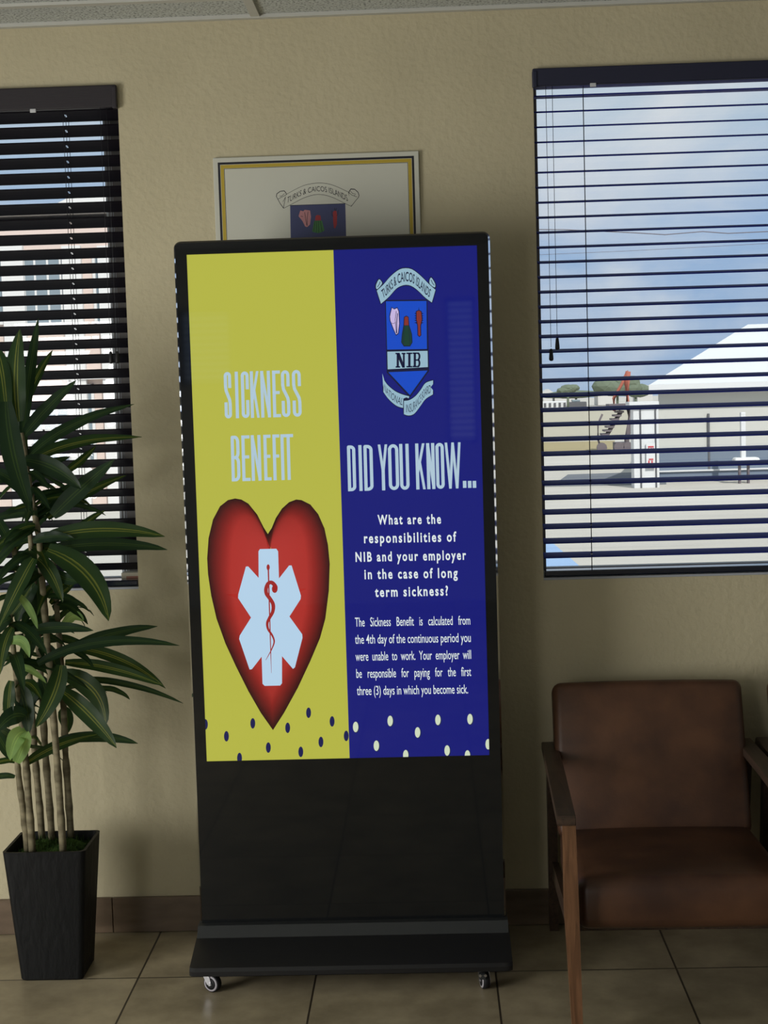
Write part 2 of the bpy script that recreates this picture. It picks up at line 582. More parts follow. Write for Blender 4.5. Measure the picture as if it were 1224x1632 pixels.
def window(idx, hole, sash_left, sash_right, sill_m):
    x0, x1, z0, z1 = hole
    root = bpy.data.objects.new('window_%d' % idx, None); COL.objects.link(root)
    root.location = ((x0 + x1) / 2, .12, z0); struct(root)
    f = MB(M['frame_grey'])
    fw = .015
    f.box((x0 + .0005, .115, z0 + .0005), (x0 + sash_left, .15, z1 - .0005)); f.box((x1 - sash_right, .115, z0 + .0005), (x1 - .0005, .15, z1 - .0005))
    f.box((x0 + sash_left, .115, z1 - fw), (x1 - sash_right, .15, z1 - .0005)); f.box((x0 + sash_left, .115, z0 + .0005), (x1 - sash_right, .15, z0 + .02))
    f.build('window_frame', root)
    s = MB(M['frame_white'])
    if sash_right > .03:
        a = x1 - sash_right
        s.box((a - .022, .125, z0 + .02), (a, .145, z1 - fw), M['frame_white'])
        s.box((a - .0155, .1235, z0 + .02), (a - .0125, .1247, z1 - fw), M['frame_grey'])
        s.box((a - .007, .1235, z0 + .02), (a - .004, .1247, z1 - fw), M['frame_grey'])
        s.build('window_sash', root)
    else:
        s.box((x0 + sash_left, .125, z0 + .02), (x0 + sash_left + .006, .145, z1 - fw)); s.build('window_sash', root)
    g = MB(M['glass']); g.box((x0 + sash_left, .133, z0 + .02), (x1 - sash_right, .137, z1 - fw)); g.build('window_pane', root)
    sl = MB(sill_m); sl.box((x0 + .0005, .001, z0 + .0002), (x1 - .0005, .1145, z0 + .006)); sl.build('window_sill', root)
    return root


M['sill_l'] = mat('grey_sill_paint', (.36, .38, .42), .35, .5)
window(1, LW, .05, .047, M['sill_l'])
window(2, RW, .0165, .05, M['sill_l'])


# ------------------------------------------------------------------ venetian blinds
def blind(name, label, hole, z_first, z_last, count, tilt, slat_m, val_m, cord_x, pulls, val_z, ends_over, clip_x=None):
    x0, x1, z0, z1 = hole
    xs0, xs1 = x0 + .004, x1 - .004
    root = thing(name, ((x0 + x1) / 2, .02, z0), label, 'blind')
    yc = .042
    s = MB(slat_m)
    c, sn = math.cos(tilt), math.sin(tilt)
    hw, th = .0245, .0017
    for k in range(count):
        zc = z_first + (z_last - z_first) * k / (count - 1)
        tk = tilt - (.10 if k == 0 and tilt > 0 else 0)
        c, sn = math.cos(tk), math.sin(tk)
        cuts = [xs0]
        for cx in cord_x: cuts += [cx - .0028, cx + .0028]
        cuts.append(xs1)
        for q in range(len(cuts) - 1):
            parts = [(-hw, hw)] if q % 2 == 0 else [(-hw, -.008), (.008, hw)]
            for a0, a1 in parts:
                nseg = 4 if len(parts) == 1 else 1
                for j in range(nseg):
                    u0 = a0 + (a1 - a0) * j / nseg; u1 = a0 + (a1 - a0) * (j + 1) / nseg
                    def P(x, u, w):
                        crown = .0012 * (1 - (u / hw) ** 2)
                        return (x, yc + u * c - (w + crown) * sn, zc + u * sn + (w + crown) * c)
                    A, B = cuts[q], cuts[q + 1]
                    s.hexa([P(A, u0, -th), P(A, u1, -th), P(A, u1, th), P(A, u0, th)], [P(B, u0, -th), P(B, u1, -th), P(B, u1, th), P(B, u0, th)])
    s.build('slats', root)
    r = MB(M['rail'])
    r.box((xs0, .016, z0 + .0075), (xs1, .068, z0 + .023), bev=.003, seg=2)
    r.build('bottom_rail', root)
    v = MB(val_m)
    v.box((x0 - ends_over, -.016, val_z[0]), (x1 + ends_over, -.0015, val_z[1]), bev=.003, seg=2)
    v.box((x0 - ends_over - .001, -.019, val_z[0] - .004), (x0 - ends_over + .012, -.0015, val_z[1] - .006), bev=.003, seg=2)
    v.box((x1 + ends_over - .012, -.019, val_z[0] - .004), (x1 + ends_over + .001, -.0015, val_z[1] - .004), bev=.003, seg=2)
    v.build('valance', root)
    h = MB(slat_m); h.box((xs0, .012, val_z[0] + .004), (xs1, .062, z1 - .002), bev=.002); h.build('headrail', root)
    for cx in cord_x:
        l = MB(M['cord'])
        for yy in (yc - hw * c - .001, yc + hw * c + .001):
            l.tube([(cx + (-.0022 if yy < yc else .0022), yy, z1 - .045), (cx + (-.0022 if yy < yc else .0022), yy, z0 + .021)], .0008, 4)
        l.tube([(cx, yc, z1 - .045), (cx, yc, z0 + .021)], .0008, 4)
        l.build('ladder_cord', root)
    for px_, pz in pulls:
        l = MB(M['cord'])
        l.tube([(px_, .006, z1 - .03), (px_, .006, pz + .02)], .0007, 5)
        po = l.build('pull_cord', root)
        tz = MB(M['tassel'])
        tz.lathe([(.0018, .0165), (.004, .014), (.0058, -.004), (.0062, -.012), (.0045, -.0155), (.002, -.0165)], (px_, .006, pz), 'Z', 12)
        tz.build('tassel', po)
    if clip_x:
        q = MB(M['clip']); q.box((clip_x - .008, -.0185, val_z[0] - .008), (clip_x + .008, -.0165, val_z[0] + .002), bev=.001, seg=1); q.build('clip', root)
    return root


blind('venetian_blind', 'dark brown venetian blind in the window behind the potted plant', LW, 2.204 + .0397, 1.019, 31, math.radians(-26),
      M['slat_dark'], M['valance_dark'], [-1.62, -.957], [(-.8555, 1.592), (-.8385, 1.592)], (2.253, 2.3115), 0.0, -1.03)
blind('venetian_blind', 'dark venetian blind with open slats, tinted blue for sky reflection, in the window above the armchairs', RW, 2.249, 1.018, 32, math.radians(9.5),
      M['slat_sky_blue'], M['valance_sky_blue'], [.4345, 1.15], [(.3495, 1.592), (.3325, 1.563)], (2.268, 2.3135), 0.002, .455)

mb = MB(M['sill_object'])  # plain block stands in for an unidentified pale shape at the sill
mb.box((-.866, .066, .966), (-.816, .105, .998), M['sill_object'], bev=.002)
mb.box((-.852, .0655, .978), (-.8165, .0659, .988), M['sill_object_band'])
tag(mb.build('pale_sill_object'), 'small pale box-shaped object on the sill of the window behind the plant', 'box')


for idx, h in ((3, W3), (4, W4)):
    mb = MB(M['slat_sky_blue'])
    z = h[2] + .03
    while z < h[3] - .02:
        mb.box((h[0] + .002, YB - .075, z), (h[1] - .002, YB - .045, z + .014)); z += .045
    o = struct(mb.build('window_%d' % idx))
    fr = MB(M['frame_grey'])
    for q in ((h[0] + .0005, h[2] + .0005, h[0] + .02, h[3] - .0005), (h[1] - .02, h[2] + .0005, h[1] - .0005, h[3] - .0005), (h[0] + .02, h[2] + .0005, h[1] - .02, h[2] + .02), (h[0] + .02, h[3] - .02, h[1] - .02, h[3] - .0005)):
        fr.box((q[0], YB - .13, q[1]), (q[2], YB - .10, q[3]))
    fr.build('window_frame', o)


# ------------------------------------------------------------------ drawing on flat surfaces
def lerp(a, b, k): return a + (b - a) * k


def poly_at(pts, k):
    """point at fraction k of a polyline by length"""
    L = [0]
    for a, b in zip(pts[:-1], pts[1:]): L.append(L[-1] + math.hypot(b[0] - a[0], b[1] - a[1]))
    s = max(0, min(1, k)) * L[-1]
    for i in range(len(pts) - 1):
        if s <= L[i + 1] or i == len(pts) - 2:
            q = (s - L[i]) / max(L[i + 1] - L[i], 1e-9)
            return (lerp(pts[i][0], pts[i + 1][0], q), lerp(pts[i][1], pts[i + 1][1], q))


def smooth_pts(pts, closed=False, n=6):
    out = []
    N = len(pts)
    rng = range(N) if closed else range(N - 1)
    for i in rng:
        p1, p2 = pts[i], pts[(i + 1) % N]
        p0 = pts[i - 1] if (closed or i > 0) else p1
        p3 = pts[(i + 2) % N] if (closed or i + 2 < N) else p2
        for j in range(n):
            s = j / n
            q = []
            for d in (0, 1):
                q.append(.5 * (2 * p1[d] + (p2[d] - p0[d]) * s + (2 * p0[d] - 5 * p1[d] + 4 * p2[d] - p3[d]) * s * s + (3 * p1[d] - p0[d] - 3 * p2[d] + p3[d]) * s ** 3))
            out.append(tuple(q))
    if not closed: out.append(pts[-1])
    return out


def clip_rect(pts, x0, x1, z0, z1):
    def cut(ps, inside, inter):
        o = []
        for i in range(len(ps)):
            a, b = ps[i - 1], ps[i]
            if inside(b):
                if not inside(a): o.append(inter(a, b))
                o.append(b)
            elif inside(a): o.append(inter(a, b))
        return o
    def ix(xv): return lambda a, b: (xv, lerp(a[1], b[1], (xv - a[0]) / (b[0] - a[0])))
    def iz(zv): return lambda a, b: (lerp(a[0], b[0], (zv - a[1]) / (b[1] - a[1])), zv)
    for ins, it in ((lambda p: p[0] >= x0, ix(x0)), (lambda p: p[0] <= x1, ix(x1)), (lambda p: p[1] >= z0, iz(z0)), (lambda p: p[1] <= z1, iz(z1))):
        if pts: pts = cut(pts, ins, it)
    return pts


_text_cache = {}


def text_mesh(s, bold=0.0, spacing=1.0):
    key = (s, bold, spacing)
    if key not in _text_cache:
        cu = bpy.data.curves.new('t', 'FONT')
        cu.body = s; cu.offset = bold; cu.space_character = spacing; cu.resolution_u = 3
        ob = bpy.data.objects.new('t', cu)
        me = bpy.data.meshes.new_from_object(ob)
        vs_ = [(v.co.x, v.co.y) for v in me.vertices]
        fs = [tuple(p.vertices) for p in me.polygons]
        bpy.data.objects.remove(ob); bpy.data.curves.remove(cu); bpy.data.meshes.remove(me)
        _text_cache[key] = (vs_, fs)
    return _text_cache[key]


CAP = 0.729 * .95


class Art:
    """flat artwork on the vertical plane y; outlines are given as the photograph shows them and laid out in metres on the plane"""
    def __init__(self, mb, y, rect, step=.00012):
        self.mb, self.y, self.rect, self.step, self.layer = mb, y, rect, step, 0

    def W(self, p):
        q = at(p[0], p[1], self.y); return (q.x, q.z)

    def up(self): self.layer += 1

    def poly_w(self, ps, m_):
        ps = clip_rect(ps, *self.rect)
        if len(ps) < 3: return []
        yy = self.y - self.step * self.layer
        return self.mb.poly([(p[0], yy, p[1]) for p in ps], m_)

    def poly(self, pts, m_): return self.poly_w([self.W(p) for p in pts], m_)

    def ellipse(self, c, rx, ry, m_, n=20):
        self.poly([(c[0] + rx * math.cos(2 * math.pi * k / n), c[1] + ry * math.sin(2 * math.pi * k / n)) for k in range(n)], m_)

    def quadstrip(self, A, B, m_, n=24):
        yy = self.y - self.step * self.layer
        i = self.mb.slot(m_)
        prev = None
        for k in range(n + 1):
            a, b = self.W(poly_at(A, k / n)), self.W(poly_at(B, k / n))
            cur = (self.mb.bm.verts.new((a[0], yy, a[1])), self.mb.bm.verts.new((b[0], yy, b[1])))
            if prev:
                f = self.mb.bm.faces.new((prev[0], cur[0], cur[1], prev[1])); f.material_index = i
            prev = cur

    def line(self, pts, w, m_):
        ws = w if isinstance(w, (list, tuple)) else [w] * len(pts)
        A, B = [], []
        for k, p in enumerate(pts):
            a, b = pts[max(0, k - 1)], pts[min(len(pts) - 1, k + 1)]
            d = (b[0] - a[0], b[1] - a[1]); l = math.hypot(*d) or 1
            nx, ny = -d[1] / l * ws[k] / 2, d[0] / l * ws[k] / 2
            A.append((p[0] + nx, p[1] + ny)); B.append((p[0] - nx, p[1] - ny))
        yy = self.y - self.step * self.layer; i = self.mb.slot(m_)
        va = [self.mb.bm.verts.new((self.W(p)[0], yy, self.W(p)[1])) for p in A]
        vb = [self.mb.bm.verts.new((self.W(p)[0], yy, self.W(p)[1])) for p in B]
        for k in range(len(pts) - 1):
            f = self.mb.bm.faces.new((va[k], va[k + 1], vb[k + 1], vb[k])); f.material_index = i

    def text(self, s, mapf, m_, bold=0.0, spacing=1.0):
        vs_, fs = text_mesh(s, bold, spacing)
        x0 = min(v[0] for v in vs_); x1 = max(v[0] for v in vs_)
        yy = self.y - self.step * self.layer; i = self.mb.slot(m_)
        nv = []
        for v in vs_:
            w = self.W(mapf((v[0] - x0) / (x1 - x0), v[1] / CAP))
            nv.append(self.mb.bm.verts.new((w[0], yy, w[1])))
        for f in fs:
            try:
                g = self.mb.bm.faces.new([nv[k] for k in f]); g.material_index = i
            except ValueError: pass

    def text_line(self, s, xl, yl, xr, yr, cap, m_, bold=0.0, spacing=1.0):
        """baseline from (xl,yl) to (xr,yr), capitals cap high; uprights lean like the screen's"""
        lean = .032
        self.text(s, lambda u, v: (lerp(xl, xr, u) - v * cap * lean, lerp(yl, yr, u) - v * cap), m_, bold, spacing)


def stroke_glyph(ch, w, h):
    """centre-line strokes of a condensed capital in a w x h box (y up)"""
    def arc(cx, cy, rx, ry, a0, a1, n=8):
        return [(cx + rx * math.cos(math.radians(lerp(a0, a1, k / n))), cy + ry * math.sin(math.radians(lerp(a0, a1, k / n)))) for k in range(n + 1)]
    r = w / 2; ry = min(r * 1.15, h * .24); T = h - ry
    if ch == 'O': return [arc(r, T, r, ry, 180, 0) + arc(r, ry, r, ry, 0, -180) + [(0, T)]]
    if ch == 'C': return [[(w, h * .66)] + arc(r, T, r, ry, 0, 180) + arc(r, ry, r, ry, 180, 360) + [(w, h * .34)]]
    if ch == 'S': return [[(w, h * .70)] + arc(r, T, r, ry, 0, 180) + [(0, h * .70), (w * .12, h * .60), (w * .88, h * .40), (w, h * .30)] + arc(r, ry, r, ry, 0, -180) + [(0, h * .30)]]
    if ch == 'D': return [[(0, 0), (0, h), (w * .35, h)] + arc(w * .35, h - ry, w * .65, ry, 90, 0) + arc(w * .35, ry, w * .65, ry, 0, -90) + [(0, 0)]]
    if ch == 'U': return [[(0, h)] + arc(r, ry, r, ry, 180, 360) + [(w, h)]]
    if ch == 'B':
        q = h * .12
        return [[(0, 0), (0, h), (w * .45, h)] + arc(w * .45, h - q, w * .5, q, 90, 0) + arc(w * .45, h * .52 + q, w * .5, q, 0, -90) + [(0, h * .52)],
                [(w * .45, h * .52)] + arc(w * .45, h * .52 - q, w * .55, q, 90, 0) + arc(w * .45, q, w * .55, q, 0, -90) + [(0, 0)]]
    return {'I': [[(w / 2, 0), (w / 2, h)]], 'N': [[(0, 0), (0, h)], [(0, h), (w, 0)], [(w, 0), (w, h)]],
            'K': [[(0, 0), (0, h)], [(0, h * .36), (w, h)], [(w * .35, h * .60), (w, 0)]],
            'E': [[(0, 0), (0, h)], [(0, h), (w, h)], [(0, h * .53), (w * .85, h * .53)], [(0, 0), (w, 0)]],
            'F': [[(0, 0), (0, h)], [(0, h), (w, h)], [(0, h * .53), (w * .85, h * .53)]],
            'T': [[(0, h), (w, h)], [(w / 2, 0), (w / 2, h)]],
            'Y': [[(0, h), (w / 2, h * .42)], [(w, h), (w / 2, h * .42)], [(w / 2, h * .46), (w / 2, 0)]],
            'W': [[(0, h), (w * .25, 0)], [(w * .25, 0), (w * .5, h)], [(w * .5, h), (w * .75, 0)], [(w * .75, 0), (w, h)]]}[ch]


def heading(art, letters, top, bottom, m_, thick):
    """letters: (char, x0, x1); top and bottom are (x,y),(x,y) lines"""
    def ln(l, x): return lerp(l[0][1], l[1][1], (x - l[0][0]) / (l[1][0] - l[0][0]))
    for ch, x0, x1 in letters:
        xm = (x0 + x1) / 2
        yt, yb = ln(top, xm), ln(bottom, xm)
        H = yb - yt
        slope = (top[1][1] - top[0][1]) / (top[1][0] - top[0][0])
        def mp(p):
            return (x0 + p[0] - (p[1] - H / 2) * .028, yb - p[1] + slope * (x0 + p[0] - xm))
        w, h = max((x1 - x0) - thick, .01), H - thick
        for path in stroke_glyph(ch, w, h):
            path = [(p[0] + thick / 2, p[1] + thick / 2) for p in path]
            n = len(path)
            for k in range(n - 1):
                a, b = path[k], path[k + 1]
                d = (b[0] - a[0], b[1] - a[1]); l = math.hypot(*d)
                if l < 1e-6: continue
                ux, uy = d[0] / l, d[1] / l
                axis = abs(ux) < .01 or abs(uy) < .01
                ext = thick / 2 if axis else 0.0
                e0 = ext if (k == 0) else 0; e1 = ext if (k == n - 2) else 0
                if ch in 'NKYW' and not axis:
                    # slanted stroke: keep its ends on the cap and base lines
                    hx = thick / 2 / max(abs(uy), .3) * .80
                    def endp(p, s): return (p[0], p[1] + s * thick / 2)
                    a2 = endp(a, 1 if a[1] > b[1] else -1) if k == 0 else a
                    b2 = endp(b, 1 if b[1] > a[1] else -1) if k == n - 2 else b
                    q = [(a2[0] - hx, a2[1]), (b2[0] - hx, b2[1]), (b2[0] + hx, b2[1]), (a2[0] + hx, a2[1])]
                else:
                    ax, ay = a[0] - ux * e0, a[1] - uy * e0; bx, by = b[0] + ux * e1, b[1] + uy * e1
                    nx, ny = -uy * thick / 2, ux * thick / 2
                    q = [(ax + nx, ay + ny), (bx + nx, by + ny), (bx - nx, by - ny), (ax - nx, ay - ny)]
                art.poly([mp(p) for p in q], m_)
            for k in range(1, n - 1):
                c = path[k]
                art.poly([mp((c[0] + thick / 2 * math.cos(j * math.pi / 5), c[1] + thick / 2 * math.sin(j * math.pi / 5))) for j in range(10)], m_)


# ------------------------------------------------------------------ information kiosk
KY = -.30                                     # plane of the glass front
BX0, BX1, BZ0, BZ1 = -.6242, .1629, .128, 1.8659
SX0, SX1, SZ0, SZ1 = -.5908, .1299, .5506, 1.8318
kiosk = thing('digital_signage_kiosk', ((BX0 + BX1) / 2, KY, 0), 'tall black digital display stand on casters showing a yellow and blue notice', 'display')


def round_rect(x0, x1, z0, z1, r, n=6, low=None):
    low = r if low is None else low
    pts = []
    for cx, cz, a0, rr in ((x1 - r, z1 - r, 0, r), (x0 + r, z1 - r, 90, r), (x0 + low, z0 + low, 180, low), (x1 - low, z0 + low, 270, low)):
        for k in range(n + 1):
            a = math.radians(a0 + 90 * k / n); pts.append((cx + rr * math.cos(a), cz + rr * math.sin(a)))
    return pts


mb = MB(M['black_metal'])
mb.prism([(p[0], -.226, p[1]) for p in round_rect(BX0 + .012, BX1 - .012, BZ0, BZ1 - .012, .02, low=.002)], (0, -.022, 0))
mb.build('back_panel', kiosk)
# polished edge trim: a half-round band swept round the outline
mb = MB(M['trim_metal'])
outl = round_rect(BX0 + .0035, BX1 - .0035, BZ0, BZ1 - .0035, .014, low=.001)
prof = [(-.0012, -.2997), (.0036, -.2889), (.0040, -.2860), (.0040, -.260), (.002, -.253), (-.002, -.2485), (-.01, -.2482)]
cx, cz = (BX0 + BX1) / 2, (BZ0 + BZ1) / 2
rings = []
N = len(outl)
for i in range(N):
    a, b = outl[i - 1], outl[(i + 1) % N]
    d = Vector((b[0] - a[0], b[1] - a[1])).normalized()
    nx, nz = d.y, -d.x
    rings.append([mb.bm.verts.new((outl[i][0] + nx * o, y, outl[i][1] + nz * o)) for o, y in prof])
for i in range(N):
    for j in range(len(prof) - 1):
        f = mb.bm.faces.new((rings[i][j], rings[(i + 1) % N][j], rings[(i + 1) % N][j + 1], rings[i][j + 1]))
        za, zb = outl[i][1], outl[(i + 1) % N][1]
        f.material_index = 1 if min(za, zb) > BZ1 - .012 or max(za, zb) < BZ0 + .01 else 0
mb.mats.append(M['black_metal'])
mb.build('edge_trim', kiosk)
mb = MB(M['black_glass'])
mb.prism([(p[0], -.2502, p[1]) for p in round_rect(BX0 + .0047, BX1 - .0047, BZ0, BZ1 - .0047, .0125, low=.001)], (0, -.0494, 0))
mb.build('glass_front', kiosk)

# --- screen artwork
mb = MB(S_['yellow'])
art = Art(mb, KY, (SX0, SX1, SZ0, SZ1))
art.layer = 2
bt, bb = art.W((532.0, 397.8)), art.W((556.5, 1208.8))
xm = (bt[0] + bb[0]) / 2
art.poly_w([(SX0, SZ0), (xm, SZ0), (xm, SZ1), (SX0, SZ1)], S_['yellow'])
art.poly_w([(xm, SZ0), (SX1, SZ0), (SX1, SZ1), (xm, SZ1)], S_['blue'])
art.up()
# dots along the foot of the notice
for c in ((327.4, 1154.5), (360.9, 1173.4), (402.9, 1152.8), (458.5, 1159.9), (491.8, 1135.9), (529.3, 1149.7), (551.8, 1172.8), (511.5, 1182.4), (427.7, 1191.4), (479.4, 1198.2), (381.8, 1208)):
    art.ellipse(c, 3.9, 8.4, S_['dot_navy'])
WD = ((566.8, 1158.5), (621.8, 1148.9), (665.5, 1167.2), (697.9, 1147.2), (749, 1146), (599.8, 1188.4), (646.6, 1203.5), (712.6, 1196), (745, 1204), (778, 1186))
for c in WD: art.ellipse((c[0] + .9, c[1] + .6), 4.9, 9.2, S_['dot_edge'])
art.up()
for c in WD: art.ellipse(c, 4.3, 8.4, S_['dot_white'])

# headings
heading(art, [('S', 357.4, 369), ('I', 374.5, 380.5), ('C', 384.5, 397), ('K', 399, 413.5), ('N', 415.5, 431), ('E', 434.5, 447), ('S', 448.5, 462), ('S', 466, 480)],
        ((357, 593), (480, 589.4)), ((357, 667), (480, 664)), S_['head'], 5.0)
heading(art, [('B', 368.5, 382.5), ('E', 385.5, 398.5), ('N', 400.5, 416), ('E', 420.5, 432), ('F', 435, 446), ('I', 447.3, 453.2), ('T', 452, 468)],
        ((368, 694.6), (468, 691.6)), ((368, 767.3), (468, 764.6)), S_['head'], 5.0)
heading(art, [('D', 553.8, 567), ('I', 571, 578), ('D', 580, 594.5), ('Y', 602.5, 618.5), ('O', 619, 635.5), ('U', 637, 652), ('K', 662.5, 678), ('N', 680, 693), ('O', 694.6, 708), ('W', 709, 735.5)],
        ((553, 710), (735, 704.8)), ((553, 783), (735, 778.2)), S_['head'], 5.1)
for a in (737.6, 745.6, 753.2):
    art.poly([(a, 766.5), (a + 5.6, 766.3), (a + 5.9, 777.4), (a + .3, 777.6)], S_['head'])

# question and answer paragraphs
for s, xl, yl, xr, yr, cap in (('What are the', 602, 835.7, 703, 834.2, 14.8), ('responsibilities of', 580.3, 865.3, 727.5, 862.6, 15.2),
                               ('NIB and your employer', 566.8, 895, 743, 891.6, 14.8), ('in the case of long', 581, 922.6, 729.5, 920.2, 15.2), ('term sickness?', 597.8, 951, 714.3, 948.6, 15.0)):
    art.text_line(s, xl, yl, xr, yr, cap, S_['text'], .026, 1.3)
for s, xl, yl, xr, yr, cap in (('The   Sickness   Benefit   is   calculated   from', 566, 998.6, 749.5, 995.4, 14.4), ('the 4th day of the continuous period you', 566, 1026, 750.4, 1023, 14.4),
                               ('were  unable  to  work.  Your  employer  will', 566.8, 1053.2, 751, 1050, 14.4), ('be   responsible   for   paying   for   the   first', 568, 1080.4, 751, 1077.2, 14.4),
                               ('three (3) days in which you become sick.', 569, 1107.8, 746, 1105, 14.4)):
    art.text_line(s, xl, yl, xr, yr, cap, S_['text'], .004)

# heart with a medical star
Z7 = lambda p: (300 + p[0] / 3.546, 780 + p[1] / 3.546)
heart = [(450, 252), (425, 212), (390, 142), (340, 80), (300, 57), (265, 51), (225, 60), (180, 95), (140, 170), (115, 275), (107, 390), (112, 480), (130, 600), (160, 730), (210, 870), (270, 1000), (340, 1140), (410, 1262), (479, 1360),
         (542, 1262), (620, 1120), (690, 970), (745, 840), (775, 730), (795, 570), (800, 420), (790, 315), (770, 220), (735, 140), (690, 85), (640, 60), (610, 57), (570, 72), (530, 108), (495, 162), (472, 218)]
hp = []
for i, p in enumerate(heart):
    q = heart[(i + 1) % len(heart)]
    hp += [p, ((p[0] + q[0]) / 2, (p[1] + q[1]) / 2)]
art.up()
hc = (462, 560)
steps = [(1.0, (.025, .004, .004)), (.95, (.06, .006, .006)), (.86, (.14, .010, .009)), (.74, (.26, .016, .013)), (.62, (.40, .028, .022)), (.3, (.42, .032, .026)), (.02, (.42, .032, .026))]
ink = mb.bm.loops.layers.float_color.new('ink')
hslot = mb.slot(S_['heart'])
yy = KY - art.step * art.layer
hr = []
for s, c in steps:
    ring = []
    for p in hp:
        # rings shrink towards a vertical spine so that the dark rim keeps an even width
        spine = (hc[0], hc[1] + (p[1] - hc[1]) * .35 if p[1] > hc[1] else max(p[1] + 170, 330))
        w = art.W(Z7((lerp(spine[0], p[0], s), lerp(spine[1], p[1], s))))
        ring.append(mb.bm.verts.new((w[0], yy, w[1])))
    hr.append(ring)
for k in range(len(steps) - 1):
    for i in range(len(hp)):
        j = (i + 1) % len(hp)
        f = mb.bm.faces.new((hr[k][i], hr[k][j], hr[k + 1][j], hr[k + 1][i])); f.material_index = hslot
        for lp, col, (ii, kk) in zip(f.loops, (steps[k][1], steps[k][1], steps[k + 1][1], steps[k + 1][1]), ((i, k), (j, k), (j, k + 1), (i, k + 1))):
            px_, py_ = hp[ii]; sc = steps[kk][0]
            d = max(0, 1 - abs(px_ - 450) / 330) * max(0, 1 - abs(py_ - 170) / 320) * min(1, sc * 1.5)
            g = 1 - .95 * d - .25 * max(0, (py_ - 1000) / 360) * sc
            lp[ink] = (col[0] * g, col[1] * g, col[2] * g, 1)
art.up()
star = [(397, 350), (405, 337), (498, 335), (508, 350), (513, 503), (570, 430), (584, 429), (637, 600), (635, 620), (572, 718), (644, 818), (646, 838), (603, 1006), (592, 1014), (530, 942), (530, 1095), (520, 1108), (432, 1110), (420, 1098), (415, 945), (360, 1016), (347, 1018), (288, 845), (291, 826), (355, 724), (282, 614), (283, 593), (326, 436), (339, 435), (398, 500)]
art.poly([Z7(p) for p in star], S_['star'])
art.up()
art.ellipse(Z7((452, 440)), 9 / 3.546, 17 / 3.546, S_['snake'])
art.line([Z7(p) for p in ((453, 455), (460, 700), (466, 900), (470, 1037))], [2.2, 1.8, 1.4, .4], S_['snake'])
sn = smooth_pts([(492, 570), (493, 548), (472, 526), (452, 532), (440, 560), (443, 590), (462, 617), (480, 650), (478, 690), (460, 725), (447, 755), (452, 790), (475, 825), (486, 860), (473, 900), (455, 935), (438, 965)], n=4)
sw = [lerp(6.6, 6.0, min(1, k / 10)) if k < 30 else lerp(5.8, .5, (k - 30) / (len(sn) - 31)) for k in range(len(sn))]
art.up()
art.line([Z7(p) for p in sn], sw, S_['snake'])
art.ellipse(Z7((489, 562)), 4.6, 6.4, S_['snake'])

# crest
Zc = lambda p: (570 + p[0] / 6.047, 410 + p[1] / 6.047)


def banner(topc, botc, fill, inkm, s, text=None, grow=9, band=(.22, .56), bold=0.0, span=(.06, .94)):
    T_ = smooth_pts(topc); B_ = smooth_pts(botc)
    art.quadstrip([Zc((p[0], p[1] - grow)) for p in T_], [Zc((p[0], p[1] + grow)) for p in B_], inkm)
    for Tq, Bq in ((T_[0], B_[0]), (T_[-1], B_[-1])):
        art.line([Zc(Tq), Zc(Bq)], 2.6, inkm)
    art.up()
    art.quadstrip([Zc(p) for p in T_], [Zc(p) for p in B_], fill)
    if text:
        art.up()
        def mp(u, v):
            u2 = lerp(span[0], span[1], u)
            a, b = poly_at(B_, u2), poly_at(T_, u2)
            k = band[0] + v * band[1]
            return Zc((lerp(a[0], b[0], k), lerp(a[1], b[1], k)))
        art.text(text, mp, inkm, bold)


# shield
art.poly([Zc(p) for p in ((263, 412), (672, 408), (690, 1095), (508, 1348), (498, 1348), (280, 1112))], S_['ink'])
art.up()
art.poly([Zc(p) for p in ((272, 425), (663, 421), (668, 884), (284, 890))], S_['shield'])
art.poly([Zc(p) for p in ((286, 910), (674, 902), (677, 1058), (290, 1080))], S_['ribbon'])
art.poly([Zc(p) for p in ((296, 1108), (674, 1092), (504, 1328))], S_['shield'])
art.up()
art.poly([Zc(p) for p in ((326, 478), (352, 495), (382, 480), (402, 520), (407, 640), (396, 738), (370, 756), (340, 692), (309, 612), (304, 570), (312, 530))], S_['ink'])
art.poly([Zc(p) for p in ((441, 655), (445, 575), (470, 562), (492, 574), (498, 655), (524, 740), (529, 820), (506, 860), (444, 860), (419, 820), (426, 740))], S_['ink'])
art.poly([Zc(p) for p in ((560, 520), (588, 508), (590, 475), (594, 508), (618, 522), (626, 600), (611, 662), (614, 752), (596, 770), (576, 752), (574, 662), (561, 600))], S_['ink'])
for k in range(5):
    zz = 545 + k * 22
    art.poly([Zc(p) for p in ((544, zz - 4), (572, zz - 8), (572, zz + 8))], S_['ink']); art.poly([Zc(p) for p in ((638, zz - 4), (610, zz - 8), (610, zz + 8))], S_['ink'])
art.up()
art.poly([Zc(p) for p in ((331, 488), (353, 503), (380, 490), (394, 522), (400, 640), (389, 732), (371, 745), (347, 690), (316, 610), (312, 572), (320, 532))], S_['shell'])
art.poly([Zc(p) for p in ((448, 660), (494, 660), (517, 742), (522, 818), (503, 852), (447, 852), (426, 818), (433, 742))], S_['cactus'])
art.poly([Zc(p) for p in ((449, 656), (452, 580), (470, 570), (487, 580), (491, 656))], S_['red'])
art.poly([Zc(p) for p in ((568, 525), (590, 514), (611, 526), (618, 600), (603, 662), (606, 750), (595, 762), (584, 750), (582, 662), (568, 600))], S_['red'])
art.up()
art.line([Zc(p) for p in ((372, 520), (362, 600), (372, 730))], .8, S_['ink']); art.line([Zc(p) for p in ((384, 540), (376, 640), (378, 735))], 1.2, S_['ink'])
art.line([Zc(p) for p in ((318, 632), (345, 640), (362, 630))], .6, S_['ink'])
